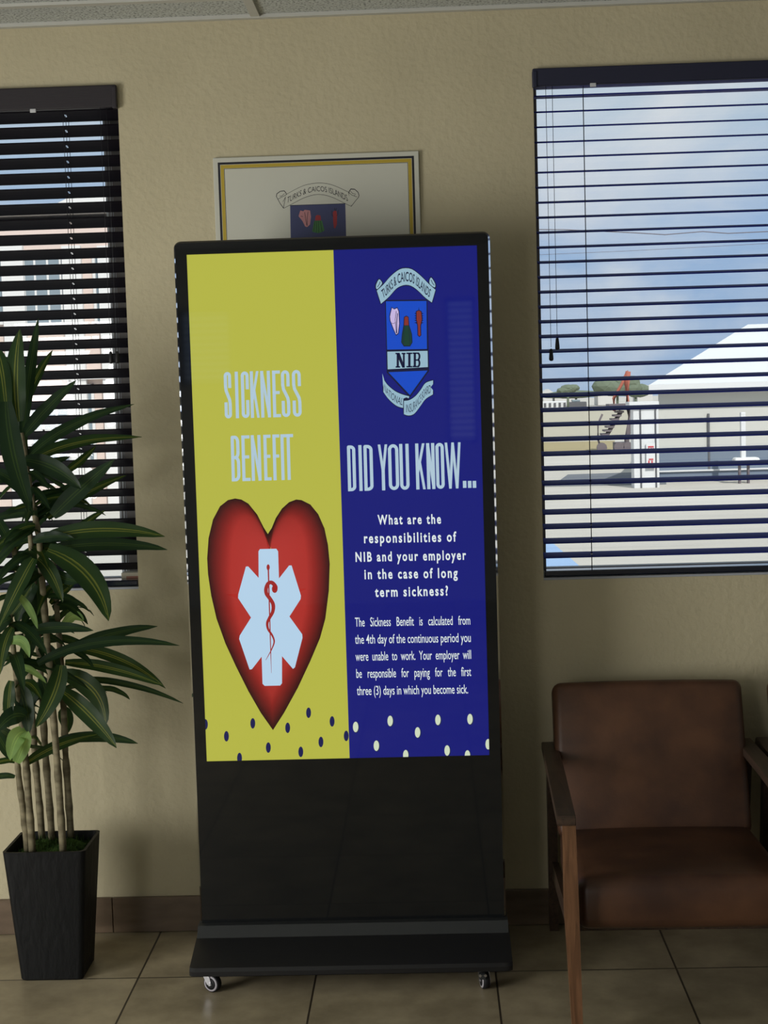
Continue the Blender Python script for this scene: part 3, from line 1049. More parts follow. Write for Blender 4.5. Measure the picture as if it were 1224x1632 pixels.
art.line([Zc(p) for p in ((452, 675), (444, 740), (442, 845))], .6, S_['ink']); art.line([Zc(p) for p in ((490, 675), (498, 740), (503, 845))], .6, S_['ink'])
# NIB in slab capitals
for x0, w, ch in ((366, 96, 'N'), (470, 57, 'I'), (532, 74, 'B')):
    zt, zb = 921 - (x0 - 366) * .02, 1064 - (x0 - 366) * .02
    bars = []
    if ch == 'N': bars = [((x0 + 10, zt), (x0 + 32, zt), (x0 + 32, zb), (x0 + 10, zb)), ((x0 + 70, zt), (x0 + 88, zt), (x0 + 88, zb), (x0 + 70, zb)), ((x0 + 4, zt), (x0 + 38, zt), (x0 + 90, zb), (x0 + 64, zb)),
                          ((x0, zb - 14), (x0 + 44, zb - 14), (x0 + 44, zb), (x0, zb)), ((x0 + 58, zt), (x0 + 96, zt), (x0 + 96, zt + 14), (x0 + 58, zt + 14)), ((x0 - 2, zt), (x0 + 34, zt), (x0 + 34, zt + 14), (x0 - 2, zt + 14))]
    if ch == 'I': bars = [((x0 + 17, zt), (x0 + 40, zt), (x0 + 40, zb), (x0 + 17, zb)), ((x0, zt), (x0 + 57, zt), (x0 + 57, zt + 14), (x0, zt + 14)), ((x0, zb - 14), (x0 + 57, zb - 14), (x0 + 57, zb), (x0, zb))]
    if ch == 'B':
        bars = [((x0 + 8, zt), (x0 + 30, zt), (x0 + 30, zb), (x0 + 8, zb)), ((x0 - 2, zt), (x0 + 52, zt), (x0 + 52, zt + 14), (x0 - 2, zt + 14)), ((x0 - 2, zb - 14), (x0 + 54, zb - 14), (x0 + 54, zb), (x0 - 2, zb)), ((x0 + 20, 984), (x0 + 52, 984), (x0 + 52, 998), (x0 + 20, 998))]
        for cz_, rz in ((zt + 38, 38), (zb - 40, 40)):
            art.line([Zc((x0 + 48 + 16 * math.cos(a), cz_ + (rz - 7) * math.sin(a))) for a in [math.pi * (k / 8 - .5) for k in range(9)]], 3.0, S_['ink'])
    for b_ in bars: art.poly([Zc(p) for p in b_], S_['ink'])
# banner scroll ends, then the banner itself
for sc in (((188, 318), (168, 300), (170, 258), (204, 203), (238, 232), (242, 262)), ((742, 300), (757, 285), (752, 245), (710, 186), (684, 220), (690, 262))):
    art.poly([Zc(p) for p in smooth_pts(list(sc), True, 4)], S_['ink'])
art.up()
for sc in (((192, 306), (178, 296), (180, 262), (206, 214), (230, 236), (232, 260)), ((738, 290), (748, 280), (743, 248), (710, 197), (693, 223), (697, 260))):
    art.poly([Zc(p) for p in smooth_pts(list(sc), True, 4)], S_['ribbon'])
art.up()
art.line([Zc(p) for p in ((190, 288), (208, 262), (218, 235))], 1.0, S_['ink']); art.line([Zc(p) for p in ((738, 270), (722, 250), (708, 220))], 1.0, S_['ink'])
banner([(185, 322), (250, 262), (320, 182), (400, 120), (465, 106), (530, 120), (610, 182), (690, 262), (750, 314)],
       [(225, 448), (300, 383), (370, 305), (420, 276), (470, 266), (520, 278), (580, 320), (650, 388), (715, 436)], S_['ribbon'], S_['ink'], 1, 'TURKS & CAICOS ISLANDS', bold=.012)
art.up()
banner([(252, 1178), (290, 1232), (360, 1290), (430, 1322), (497, 1340)], [(248, 1298), (300, 1368), (370, 1428), (430, 1450), (470, 1452)], S_['ribbon'], S_['ink'], 1, 'NATIONAL ', band=(.2, .55), span=(.05, .84))
art.poly([Zc(p) for p in ((238, 1120), (256, 1180), (246, 1250))], S_['ribbon'])
art.up()
art.poly([Zc(p) for p in ((440, 1362), (470, 1350), (505, 1365), (505, 1382), (440, 1384))], S_['ink'])
art.up()
banner([(446, 1384), (500, 1376), (560, 1336), (612, 1272), (655, 1212), (727, 1186)], [(446, 1512), (490, 1525), (545, 1508), (600, 1440), (655, 1366), (725, 1322)], S_['ribbon'], S_['ink'], 1, 'INSURANCE BOARD', band=(.2, .55))
art.up()
art.poly([Zc(p) for p in ((732, 1215), (704, 1252), (732, 1290))], S_['blue'])
scr = mb.build('screen', kiosk, recalc=False)
# all artwork faces the room
me = scr.data
b_ = bmesh.new(); b_.from_mesh(me)
bmesh.ops.reverse_faces(b_, faces=[f for f in b_.faces if f.normal.y > 0]); b_.to_mesh(me); b_.free()

# base, strip and casters
mb = MB(M['black_metal'])
prof = [(-.475, .054), (-.477, .066), (-.470, .0735), (-.345, .103), (-.20, .103), (-.075, .0735), (-.068, .066), (-.070, .054)]
xs = [BX0 - .0045, BX0 + .001, BX0 + .012, BX1 - .012, BX1 - .001, BX1 + .006]
sh = [.012, .004, 0, 0, .004, .012]
rings = []
for x_, s in zip(xs, sh):
    rings.append([mb.bm.verts.new((x_, lerp(p[0], -.272, s), p[1] + (.001 if False else 0))) for p in [(lerp(q[0], -.272, s * 2.2), q[1]) for q in prof]])
for i in range(len(rings) - 1):
    for j in range(len(prof)):
        mb.bm.faces.new((rings[i][j], rings[i + 1][j], rings[i + 1][(j + 1) % len(prof)], rings[i][(j + 1) % len(prof)]))
mb.bm.faces.new(rings[0]); mb.bm.faces.new(rings[-1][::-1])
base = mb.build('base_plate', kiosk); smooth_angle(base, 25)
mb = MB(M['strip_metal'])
mb.prism([(BX0 - .003, -.345, .1032), (BX0 - .003, -.322, .1275), (BX0 - .003, -.206, .1275), (BX0 - .003, -.20, .1032)], (BX1 - BX0 + .006, 0, 0))
mb.build('foot_strip', kiosk)


def caster(x, y, ang, label=None):
    mb = MB(M['steel'])
    R_ = Matrix.Rotation(ang, 3, 'Z')
    root_mb = mb
    W_ = lambda p: Vector((x, y, 0)) + R_ @ Vector(p)
    # top plate and swivel housing, fork cheeks
    mb.lathe([(.013, .046), (.013, .0535)], (x, y, 0), 'Z', 16)
    for s in (-1, 1):
        pts = [W_((s * .011, -.009, .047)), W_((s * .011, .011, .047)), W_((s * .011, -.004, .020)), W_((s * .011, -.018, .020))]
        mb.prism(pts, R_ @ Vector((s * .002, 0, 0)))
    mb.tube([W_((-.0145, -.012, .022)), W_((.0145, -.012, .022))], .0042, 10)
    o = mb.build('caster', kiosk); smooth_angle(o, 35)
    w = MB(M['rubber'])
    c0 = W_((0, -.012, .0222))
    def ring(prof, m_):
        n = 28; rr = []
        i_ = w.slot(m_)
        for r_, h in prof:
            rr.append([w.bm.verts.new(c0 + R_ @ Vector((h, r_ * math.cos(2 * math.pi * j / n), r_ * math.sin(2 * math.pi * j / n)))) for j in range(n)])
        for k in range(len(rr) - 1):
            for j in range(n):
                f = w.bm.faces.new((rr[k][j], rr[k][(j + 1) % n], rr[k + 1][(j + 1) % n], rr[k + 1][j])); f.material_index = i_; f.smooth = True
        for r_ in (rr[0], rr[-1]):
            f = w.bm.faces.new(r_); f.material_index = i_
    ring([(.0195, -.0085), (.0222, -.007), (.0222, .007), (.0195, .0085)], M['rubber'])
    ring([(.0150, -.0098), (.0195, -.0092), (.0195, .0092), (.0150, .0098)], M['hub'])
    ring([(.006, -.0102), (.0150, -.0099), (.0150, .0099), (.006, .0102)], M['rubber'])
    w.build('wheel', o)
    return o


caster(-.588, -.428, math.radians(62))
r = caster(.097, -.432, math.radians(14))
mb = MB(M['strip_metal']); mb.box((.086, -.468, .030), (.104, -.4485, .044), bev=.003); bl = mb.build('brake_lever', r)
mb = MB(M['steel'])
for s in (.0885, .1015): mb.lathe([(.0035, -.4685), (.0035, -.4665), (.001, -.466)], (s, 0, .041), 'Y', 10)
mb.build('screw', r)
caster(-.588, -.115, math.radians(20)); caster(.097, -.115, math.radians(-30))

# ------------------------------------------------------------------ coat of arms board on the wall, behind the kiosk
PX0, PX1, PZ0, PZ1 = -.556, -.0083, 1.36, 2.1113
mb = MB(M['poster_edge'])
mb.box((PX0, -.0098, PZ0), (PX1, -.0005, PZ1), M['poster_edge'], bev=.0015, seg=1)
art = Art(mb, -.0100, (PX0, PX1, PZ0, PZ1))


def frame_ring(inset0, inset1, m_):
    a = (PX0 + inset0, PX1 - inset0, PZ0 + inset0, PZ1 - inset0); b = (PX0 + inset1, PX1 - inset1, PZ0 + inset1, PZ1 - inset1)
    for q in ([(a[0], a[3]), (a[1], a[3]), (b[1], b[3]), (b[0], b[3])], [(a[0], a[2]), (a[1], a[2]), (b[1], b[2]), (b[0], b[2])],
              [(a[0], a[2]), (a[0], a[3]), (b[0], b[3]), (b[0], b[2])], [(a[1], a[2]), (a[1], a[3]), (b[1], b[3]), (b[1], b[2])]):
        art.poly_w(q, m_)


art.poly_w([(PX0 + .001, PZ0 + .001), (PX1 - .001, PZ0 + .001), (PX1 - .001, PZ1 - .001), (PX0 + .001, PZ1 - .001)], M['poster'])
art.up()
frame_ring(.0125, .0185, M['poster_black']); frame_ring(.0195, .0285, M['poster_yellow']); frame_ring(.029, .0302, M['poster_black'])
Zp = lambda p: (430 + p[0] / 7.2, 280 + p[1] / 7.2)
top = smooth_pts([(188, 218), (300, 157), (400, 112), (500, 92), (560, 87), (620, 89), (700, 104), (790, 138), (900, 190)])
bot = smooth_pts([(160, 372), (270, 315), (370, 262), (470, 226), (550, 213), (640, 222), (740, 255), (840, 305), (935, 350)])
# shield
art.poly([Zp(p) for p in ((233, 338), (866, 318), (892, 1240), (250, 1260))], M['poster_blue'])
art.up()
art.line([Zp(p) for p in ((236, 342), (866, 320))], .8, M['poster_black'])
art.poly([Zp(p) for p in ((330, 465), (350, 400), (385, 408), (400, 392), (430, 395), (462, 400), (472, 470), (462, 560), (428, 590), (405, 582), (375, 520))], M['poster_pink'])
art.poly([Zp(p) for p in ((520, 515), (525, 462), (548, 450), (582, 458), (588, 512))], M['poster_red'])
art.poly([Zp(p) for p in ((510, 518), (598, 516), (628, 630), (590, 650), (552, 660), (510, 650), (486, 640))], M['poster_green'])
art.poly([Zp(p) for p in ((724, 420), (738, 402), (764, 404), (772, 450), (770, 560), (752, 606), (736, 600), (728, 540))], M['poster_red'])
art.up()
for l in (((400, 420), (412, 500), (425, 570)), ((440, 410), (430, 480), (428, 575)), ((355, 465), (380, 470)), ((520, 520), (505, 640)), ((540, 520), (532, 655)), ((560, 520), (562, 655)), ((580, 520), (600, 645)),
          ((712, 400), (716, 450), (726, 470)), ((785, 395), (780, 440), (772, 460)), ((748, 405), (745, 370)), ((757, 405), (765, 372))):
    art.line([Zp(p) for p in l], .7, M['poster_black'])
# banner
A_ = [Zp(p) for p in top]; B_ = [Zp(p) for p in bot]
art.quadstrip([Zp((p[0], p[1] - 5)) for p in top], [Zp((p[0], p[1] + 5)) for p in bot], M['poster_black'])
for k in (0, -1): art.line([A_[k], B_[k]], 1.4, M['poster_black'])
sides = (((75, 240), (80, 208), (118, 180), (165, 173), (186, 198), (194, 222), (150, 300), (158, 374), (120, 322)), ((905, 190), (930, 152), (975, 156), (1013, 190), (1025, 225), (1018, 248), (975, 300), (936, 352), (910, 300)))
for s in sides:
    c = (sum(p[0] for p in s) / len(s), sum(p[1] for p in s) / len(s))
    art.poly([Zp((c[0] + (p[0] - c[0]) * 1.05, c[1] + (p[1] - c[1]) * 1.05)) for p in s], M['poster_black'])
art.up()
for s in sides:
    c = (sum(p[0] for p in s) / len(s), sum(p[1] for p in s) / len(s))
    art.poly([Zp((c[0] + (p[0] - c[0]) * .93, c[1] + (p[1] - c[1]) * .93)) for p in s], M['poster'])
art.up()
art.quadstrip(A_, B_, M['poster'])
art.up()
for l in (((95, 268), (130, 250), (192, 218)), ((112, 232), (130, 238), (170, 205)), ((905, 190), (940, 222), (1000, 245)), ((925, 178), (950, 205), (985, 210), (965, 235))):
    art.line([Zp(p) for p in l], .7, M['poster_black'])


def pm(u, v):
    u2 = lerp(.035, .965, u)
    a, b = poly_at(bot, u2), poly_at(top, u2)
    k = .27 + v * .46
    return Zp((lerp(a[0], b[0], k), lerp(a[1], b[1], k)))


art.text('TURKS & CAICOS ISLANDS', pm, M['poster_black'])
po = mb.build('coat_of_arms_board', None, recalc=False)
b_ = bmesh.new(); b_.from_mesh(po.data)
bmesh.ops.recalc_face_normals(b_, faces=[f for f in b_.faces if abs(f.normal.y) < .5 or f.calc_center_median().y > -.0099])
bmesh.ops.reverse_faces(b_, faces=[f for f in b_.faces if f.normal.y > .5 and f.calc_center_median().y < -.0099]); b_.to_mesh(po.data); b_.free()
tag(po, 'white board with black and yellow border and a crest, on the wall behind the display', 'sign')

# ------------------------------------------------------------------ potted plant
PCX, PCY, PH = -1.005, -.275, .343
plant = thing('potted_plant', (PCX, PCY, 0), 'tall leafy plant with bare canes in a square black pot', 'plant')
mb = MB(M['pot'])


def sq(h, half, r_=.012, n=5):
    return [(PCX + p[0] * 1.05, PCY + p[1] * .93, h) for p in round_rect(-half, half, -half, half, r_, n)]


levels = [(0.0, .074), (.004, .077), (PH - .006, .1005), (PH, .1012), (PH, .0945), (PH - .03, .092), (PH - .055, .089)]
rings = [[mb.bm.verts.new(p) for p in sq(h, s, .014)] for h, s in levels]
for k in range(len(rings) - 1):
    n = len(rings[k])
    for j in range(n):
        mb.bm.faces.new((rings[k][j], rings[k][(j + 1) % n], rings[k + 1][(j + 1) % n], rings[k + 1][j]))
mb.bm.faces.new(rings[0][::-1]); mb.bm.faces.new(rings[-1])
o = mb.build('pot', plant); smooth_angle(o, 30)
mb = MB(M['moss'])
G = 14
grid = {}
for i in range(G + 1):
    for j in range(G + 1):
        u, v = -1 + 2 * i / G, -1 + 2 * j / G
        h = PH - .03 + .028 * (1 - max(abs(u), abs(v)) ** 2) + .010 * mnoise.noise(Vector((u * 4, v * 4, 1)))
        grid[i, j] = mb.bm.verts.new((PCX + u * .0945, PCY + v * .0835, h))
for i in range(G):
    for j in range(G):
        mb.bm.faces.new((grid[i, j], grid[i + 1, j], grid[i + 1, j + 1], grid[i, j + 1]))
for k in range(420):
    u, v = random.uniform(-.95, .95), random.uniform(-.95, .95)
    z = PH - .032 + .028 * (1 - max(abs(u), abs(v)) ** 2)
    p = Vector((PCX + u * .090, PCY + v * .078, z)); a = random.uniform(0, 6.28)
    d = Vector((math.cos(a), math.sin(a), 0)); tip = p + d * random.uniform(.004, .014) + Vector((0, 0, random.uniform(.006, .022)))
    s = Vector((-d.y, d.x, 0)) * .0018
    mb.bm.faces.new([mb.bm.verts.new(p - s), mb.bm.verts.new(p + s), mb.bm.verts.new(tip)])
mb.build('moss', plant, recalc=False)


def leaf(mb, base, ctrl, tip, width, face=None, fold=.25, twist=0.0, n=12):
    """strap leaf along a quadratic curve; width in metres; shallow V section"""
    uvl = mb.bm.loops.layers.uv.get('UVMap') or mb.bm.loops.layers.uv.new('UVMap')
    base, ctrl, tip = Vector(base), Vector(ctrl), Vector(tip)
    rows = []
    up0 = face or Vector((0, -.8, .6))
    for k in range(n + 1):
        s = k / n
        p = base * (1 - s) ** 2 + ctrl * 2 * s * (1 - s) + tip * s * s
        d = ((ctrl - base) * (1 - s) + (tip - ctrl) * s).normalized()
        side = d.cross(up0)
        if side.length < 1e-4: side = d.cross(Vector((1, 0, 0)))
        side.normalize()
        nrm = side.cross(d).normalized()
        ang = twist * s
        side2 = side * math.cos(ang) + nrm * math.sin(ang); nrm2 = nrm * math.cos(ang) - side * math.sin(ang)
        w = width * .5 * (max(0.0, math.sin(math.pi * min(1, (s * .93 + .07)) ** .85)) ** .62) if s < .999 else 0.0004
        w = max(w, .0012 if s < .98 else .0003)
        rip = .0016 * math.sin(s * 17 + base.x * 90)
        row = []
        for q in (-1, -.5, 0, .5, 1):
            row.append(mb.bm.verts.new(p + side2 * (w * q) + nrm2 * (abs(q) * w * fold + rip * q * q)))
        rows.append(row)
    i_ = 0
    for k in range(n):
        for j in range(4):
            f = mb.bm.faces.new((rows[k][j], rows[k][j + 1], rows[k + 1][j + 1], rows[k + 1][j])); f.smooth = True
            for lp, (uu, vv) in zip(f.loops, ((j / 4, k / n), ((j + 1) / 4, k / n), ((j + 1) / 4, (k + 1) / n), (j / 4, (k + 1) / n))):
                lp[uvl].uv = (uu, vv)
            f.material_index = mb.cur
    return


PXM = FPX / 3.83            # pixels per metre where the plant stands

# canes: points of the photograph with depth, foot first
CANES = [
    [(100, 1343, -.335), (90, 1200, -.33), (74, 1010, -.32), (62, 857, -.31), (50, 790, -.31), (34, 690, -.30)],
    [(112, 1316, -.21), (104, 1196, -.21), (100, 1090, -.22), (92, 990, -.23), (84, 880, -.24)],
    [(82, 1322, -.245), (72, 1196, -.25), (64, 1060, -.25), (56, 940, -.25), (48, 850, -.26)],
    [(66, 1318, -.215), (55, 1196, -.21), (46, 1060, -.21), (34, 950, -.21), (20, 860, -.21)],
    [(51, 1343, -.335), (40, 1196, -.33), (26, 1080, -.34), (16, 980, -.34)],
    [(43, 1337, -.32), (30, 1240, -.33), (24, 1180, -.33)],
]
# leaves: cane, base, mid, tip (photograph points), width (photograph px), depths base/tip, kind, fold
D_, P_, Y_ = 'leaf', 'leaf_plain', 'leaf_young'
LEAVES = [
    (0, (30, 672), (20, 600), (32, 524), 31, -.32, -.30, D_), (0, (36, 690), (46, 600), (61, 507), 17, -.29, -.24, P_), (0, (40, 645), (56, 600), (84, 558), 15, -.27, -.22, D_),
    (0, (38, 694), (72, 650), (122, 606), 20, -.30, -.28, P_), (0, (34, 740), (92, 672), (214, 644), 19, -.31, -.22, P_), (0, (42, 740), (105, 696), (226, 697), 20, -.32, -.24, D_),
    (0, (104, 752), (128, 738), (153, 711), 13, -.20, -.17, D_), (0, (84, 822), (120, 785), (183, 732), 27, -.34, -.33, P_), (0, (76, 826), (120, 790), (202, 757), 17, -.28, -.24, D_),
    (0, (40, 733), (90, 738), (130, 780), 26, -.34, -.36, P_), (0, (10, 640), (14, 730), (52, 818), 31, -.36, -.40, P_), (0, (-4, 560), (8, 600), (12, 690), 24, -.30, -.34, D_),
    (1, (84, 892), (122, 838), (168, 813), 15, -.24, -.20, D_), (0, (72, 858), (160, 832), (263, 855), 25, -.34, -.34, D_), (1, (78, 876), (170, 858), (267, 876), 20, -.26, -.25, P_),
    (0, (76, 876), (158, 905), (173, 990), 36, -.35, -.40, D_), (0, (70, 905), (110, 930), (130, 925), 17, -.32, -.36, P_), (1, (76, 952), (110, 920), (141, 903), 14, -.22, -.20, D_),
    (1, (80, 962), (98, 945), (120, 928), 13, -.24, -.22, D_), (0, (54, 890), (36, 920), (-4, 1004), 25, -.35, -.40, D_), (2, (56, 930), (38, 945), (26, 995), 26, -.28, -.30, P_),
    (2, (58, 915), (66, 965), (60, 1010), 24, -.25, -.27, P_), (0, (29, 948), (50, 968), (60, 1002), 11, -.37, -.38, Y_), (4, (16, 1024), (40, 1010), (47, 1048), 15, -.37, -.41, Y_),
    (4, (22, 1062), (48, 1060), (74, 1089), 10, -.38, -.40, Y_), (1, (100, 1000), (118, 970), (133, 990), 17, -.25, -.30, Y_), (1, (84, 970), (106, 962), (129, 963), 16, -.23, -.20, P_),
    (0, (40, 1008), (92, 994), (149, 1005), 17, -.36, -.36, P_), (1, (98, 1042), (165, 1006), (251, 998), 18, -.23, -.20, P_), (0, (60, 1058), (150, 1004), (286, 1029), 16, -.35, -.30, P_),
    (1, (115, 1032), (200, 1040), (264, 1097), 18, -.24, -.24, D_), (1, (104, 1056), (180, 1058), (260, 1093), 17, -.27, -.28, D_), (1, (110, 1083), (200, 1078), (292, 1121), 10, -.22, -.20, P_),
    (1, (140, 1098), (188, 1092), (207, 1115), 9, -.20, -.18, P_), (1, (102, 1074), (168, 1090), (168, 1158), 31, -.26, -.29, D_), (0, (100, 1102), (146, 1135), (186, 1192), 27, -.34, -.38, D_),
    (0, (98, 1060), (92, 1110), (56, 1160), 27, -.36, -.40, D_), (1, (92, 1180), (160, 1166), (220, 1185), 16, -.24, -.23, P_), (5, (40, 1218), (90, 1180), (160, 1170), 16, -.32, -.26, D_),
    (5, (42, 1168), (22, 1165), (16, 1212), 26, -.34, -.38, Y_), (5, (26, 1215), (40, 1180), (46, 1165), 22, -.34, -.36, Y_), (4, (18, 1085), (12, 1120), (14, 1160), 17, -.36, -.38, D_),
    (4, (28, 1090), (44, 1120), (46, 1170), 28, -.34, -.35, P_), (4, (40, 1142), (20, 1130), (-6, 1166), 26, -.36, -.40, P_), (5, (26, 1214), (4, 1205), (-30, 1230), 10, -.33, -.36, D_),
    (5, (24, 1238), (2, 1232), (-30, 1246), 9, -.33, -.34, P_), (5, (22, 1210), (0, 1185), (-16, 1140), 16, -.33, -.36, P_), (0, (54, 818), (20, 815), (-24, 832), 13, -.33, -.36, P_),
    (0, (56, 838), (28, 838), (-10, 876), 14, -.33, -.37, D_), (0, (52, 845), (24, 860), (-14, 902), 13, -.33, -.36, P_), (0, (50, 795), (24, 760), (-22, 745), 20, -.31, -.33, P_),
    (0, (40, 760), (14, 700), (-16, 668), 18, -.30, -.28, D_), (0, (52, 862), (80, 850), (118, 858), 16, -.33, -.36, P_), (2, (48, 850), (70, 815), (108, 800), 16, -.24, -.20, P_),
    (3, (20, 868), (-6, 880), (-30, 930), 22, -.22, -.26, D_), (3, (20, 870), (2, 840), (-20, 800), 16, -.21, -.20, P_), (0, (60, 890), (84, 905), (100, 960), 22, -.33, -.36, D_),
    (4, (18, 985), (-6, 990), (-30, 1040), 22, -.35, -.38, P_), (4, (20, 1000), (4, 1020), (0, 1075), 18, -.36, -.40, D_), (2, (64, 1030), (88, 1040), (92, 1090), 22, -.28, -.32, P_),
    (2, (60, 1000), (40, 1030), (36, 1080), 22, -.29, -.33, P_), (3, (40, 1010), (62, 985), (96, 985), 14, -.22, -.18, P_), (1, (96, 1130), (112, 1140), (104, 1172), 22, -.20, -.20, P_),
    (2, (64, 1090), (46, 1110), (40, 1150), 20, -.27, -.30, P_), (2, (66, 1080), (80, 1110), (84, 1150), 20, -.27, -.30, P_), (0, (58, 830), (80, 790), (120, 770), 18, -.30, -.26, P_),
    (0, (46, 770), (66, 740), (112, 728), 15, -.28, -.24, P_), (0, (36, 712), (10, 640), (-12, 600), 20, -.29, -.27, P_), (0, (44, 742), (30, 690), (44, 640), 14, -.27, -.25, D_),
    (3, (22, 880), (44, 850), (66, 820), 12, -.20, -.17, D_), (4, (14, 985), (36, 960), (52, 930), 12, -.33, -.32, D_),
]
for ci, pts in enumerate(CANES):
    P3 = [at(u, v, y) for u, v, y in pts]
    path, rad = [], []
    for k in range(len(P3) - 1):
        for j in range(8):
            s = j / 8
            path.append(P3[k].lerp(P3[k + 1], s))
    path.append(P3[-1])
    path[0] = path[0] - Vector((0, 0, .03))
    for k in range(len(path)):
        s = k / (len(path) - 1)
        rad.append(lerp(.0092, .0062, s) * (1.16 if k % 4 == 2 else 1.0) * random.uniform(.97, 1.04))
    mb = MB(M['cane']); mb.tube(path, rad, 10)
    cane = mb.build('cane', plant)
    lf = MB(M['leaf'], M['leaf_plain'], M['leaf_young'])
    for (c_, b, m_, tp, wpx, yb, yt, kind) in LEAVES:
        if c_ != ci: continue
        lf.cur = {'leaf': 0, 'leaf_plain': 1, 'leaf_young': 2}[kind]
        B3, T3 = at(*b, yb), at(*tp, yt)
        C3 = at(*m_, (yb + yt) / 2)
        C3 = C3 * 2 - (B3 + T3) * .5 if False else C3
        face = Vector((random.uniform(-.25, .25), -1, random.uniform(.25, .7)))
        leaf(lf, B3, C3, T3, wpx / PXM * 1.12, face, random.uniform(.1, .3), random.uniform(-.25, .25))
    # shorter leaves crowded round the upper part of each cane
    rnd = random.Random(100 + ci)
    for q in range((26, 12, 12, 8, 12, 3)[ci]):
        k = rnd.uniform(.45, .97); b3 = path[min(len(path) - 1, int(k * len(path)))].copy()
        a = rnd.uniform(0, 6.283); L = rnd.uniform(.09, .19)
        d = Vector((math.cos(a), math.sin(a) * .8, 0))
        rise = rnd.uniform(-.2, .9)
        c3 = b3 + d * L * .5 + Vector((0, 0, L * .35 * rise)); t3 = b3 + d * L + Vector((0, 0, L * (rise * .5 - .45)))
        for v_ in (c3, t3):
            v_.x = min(v_.x, -.83); v_.y = max(-.46, min(v_.y, -.06))
        lf.cur = 1 if rnd.random() < .75 else 0
        leaf(lf, b3, c3, t3, rnd.uniform(.020, .034), Vector((rnd.uniform(-.3, .3), -.6, 1)), rnd.uniform(.1, .3), rnd.uniform(-.3, .3))
    lf.build('foliage', cane, recalc=False)


# ------------------------------------------------------------------ armchairs
def cushion(mb, size, bev, seg, crown):
    """rounded box about the origin, puffed on its +z face"""
    sx, sy, sz = size
    fs = mb.box((-sx / 2, -sy / 2, -sz / 2), (sx / 2, sy / 2, sz / 2), bev=bev, seg=seg)
    bmesh.ops.subdivide_edges(mb.bm, edges=[e_ for e_ in mb.bm.edges if e_.calc_length() > .08], cuts=6, use_grid_fill=True)
    for v in mb.bm.verts:
        u, w = min(1, abs(v.co.x) / (sx / 2)), min(1, abs(v.co.y) / (sy / 2))
        k = (1 - u ** 2.5) * (1 - w ** 2.5)
        v.co.z += crown * k * (1 if v.co.z > 0 else -.4)
        k2 = (1 - u ** 2.5) * (1 - min(1, abs(v.co.z) / (sz / 2)) ** 2)
        if abs(v.co.y) > sy * .42: v.co.y += math.copysign(crown * .5 * k2, v.co.y)


CW = .566                                      # chair pitch along the wall


def make_chair():
    t_ = thing('armchair', (.5545, -.40, 0), 'brown leather armchair with wooden arms, nearer the display stand', 'chair', 'armchairs against the wall')
    cx_ = .5545
    # seat
    mb = MB(M['leather']); cushion(mb, (.492, .52, .118), .030, 4, .012)
    rt = Matrix.Rotation(math.radians(2.6), 4, 'X')
    bmesh.ops.transform(mb.bm, matrix=Matrix.Translation((cx_ + .003, -.470, .2900)) @ rt.inverted(), verts=mb.bm.verts)
    mb.build('seat_cushion', t_, smooth=True)
    # back, leaning to the wall
    mb = MB(M['leather']); cushion(mb, (.496, .40, .075), .022, 4, .010)
    ang = math.radians(70)
    rt = Matrix.Rotation(ang, 4, 'X')
    bmesh.ops.transform(mb.bm, matrix=Matrix.Translation((cx_, -.168, .500)) @ rt, verts=mb.bm.verts)
    mb.build('back_cushion', t_, smooth=True)
    for s in (-1, 1):
        X = lambda d: cx_ + s * d
        # arm: flat board, thicker rounded front
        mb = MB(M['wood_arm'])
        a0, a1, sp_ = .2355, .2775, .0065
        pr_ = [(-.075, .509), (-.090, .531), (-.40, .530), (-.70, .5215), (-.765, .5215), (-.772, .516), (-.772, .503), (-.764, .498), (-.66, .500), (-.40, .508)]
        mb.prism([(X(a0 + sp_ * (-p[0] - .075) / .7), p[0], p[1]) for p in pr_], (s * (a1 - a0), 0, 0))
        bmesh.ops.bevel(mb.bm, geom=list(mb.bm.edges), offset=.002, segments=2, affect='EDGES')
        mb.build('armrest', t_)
        # front leg
        mb = MB(M['wood'])
        tq = [(X(.2420), -.763, .4985), (X(.2705), -.763, .4985), (X(.2705), -.728, .4995), (X(.2420), -.728, .4995)]
        md = [(X(.2385), -.768, .30), (X(.2705), -.768, .30), (X(.2705), -.724, .30), (X(.2385), -.724, .30)]
        bq = [(X(.2350), -.775, 0), (X(.2585), -.775, 0), (X(.2585), -.750, 0), (X(.2350), -.750, 0)]
        mb.hexa(tq, md); mb.hexa(md, bq)
        bmesh.ops.remove_doubles(mb.bm, verts=mb.bm.verts, dist=.0001)
        mb.build('leg', t_)
        # rear leg, raked towards the wall
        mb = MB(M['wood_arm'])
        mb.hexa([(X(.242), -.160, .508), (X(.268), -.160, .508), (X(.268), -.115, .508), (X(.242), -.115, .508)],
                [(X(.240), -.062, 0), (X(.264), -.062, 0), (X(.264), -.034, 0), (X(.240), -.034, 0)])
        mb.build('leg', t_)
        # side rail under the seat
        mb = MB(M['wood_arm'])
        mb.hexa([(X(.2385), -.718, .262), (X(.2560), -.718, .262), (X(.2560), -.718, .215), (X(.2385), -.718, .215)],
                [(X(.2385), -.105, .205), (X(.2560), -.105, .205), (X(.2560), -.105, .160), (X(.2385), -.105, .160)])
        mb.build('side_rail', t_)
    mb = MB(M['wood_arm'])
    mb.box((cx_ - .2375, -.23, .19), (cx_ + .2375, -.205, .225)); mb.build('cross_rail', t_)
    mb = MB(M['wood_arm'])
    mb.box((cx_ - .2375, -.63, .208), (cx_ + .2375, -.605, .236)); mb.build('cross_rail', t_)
    return t_


chair = make_chair()
chair.rotation_euler = (0, 0, math.radians(-.8)); chair.location.x -= .004
c2 = copy_tree(chair)
c2.location.x += CW + .004
c2['label'] = 'brown leather armchair cut off by the right side of the picture'

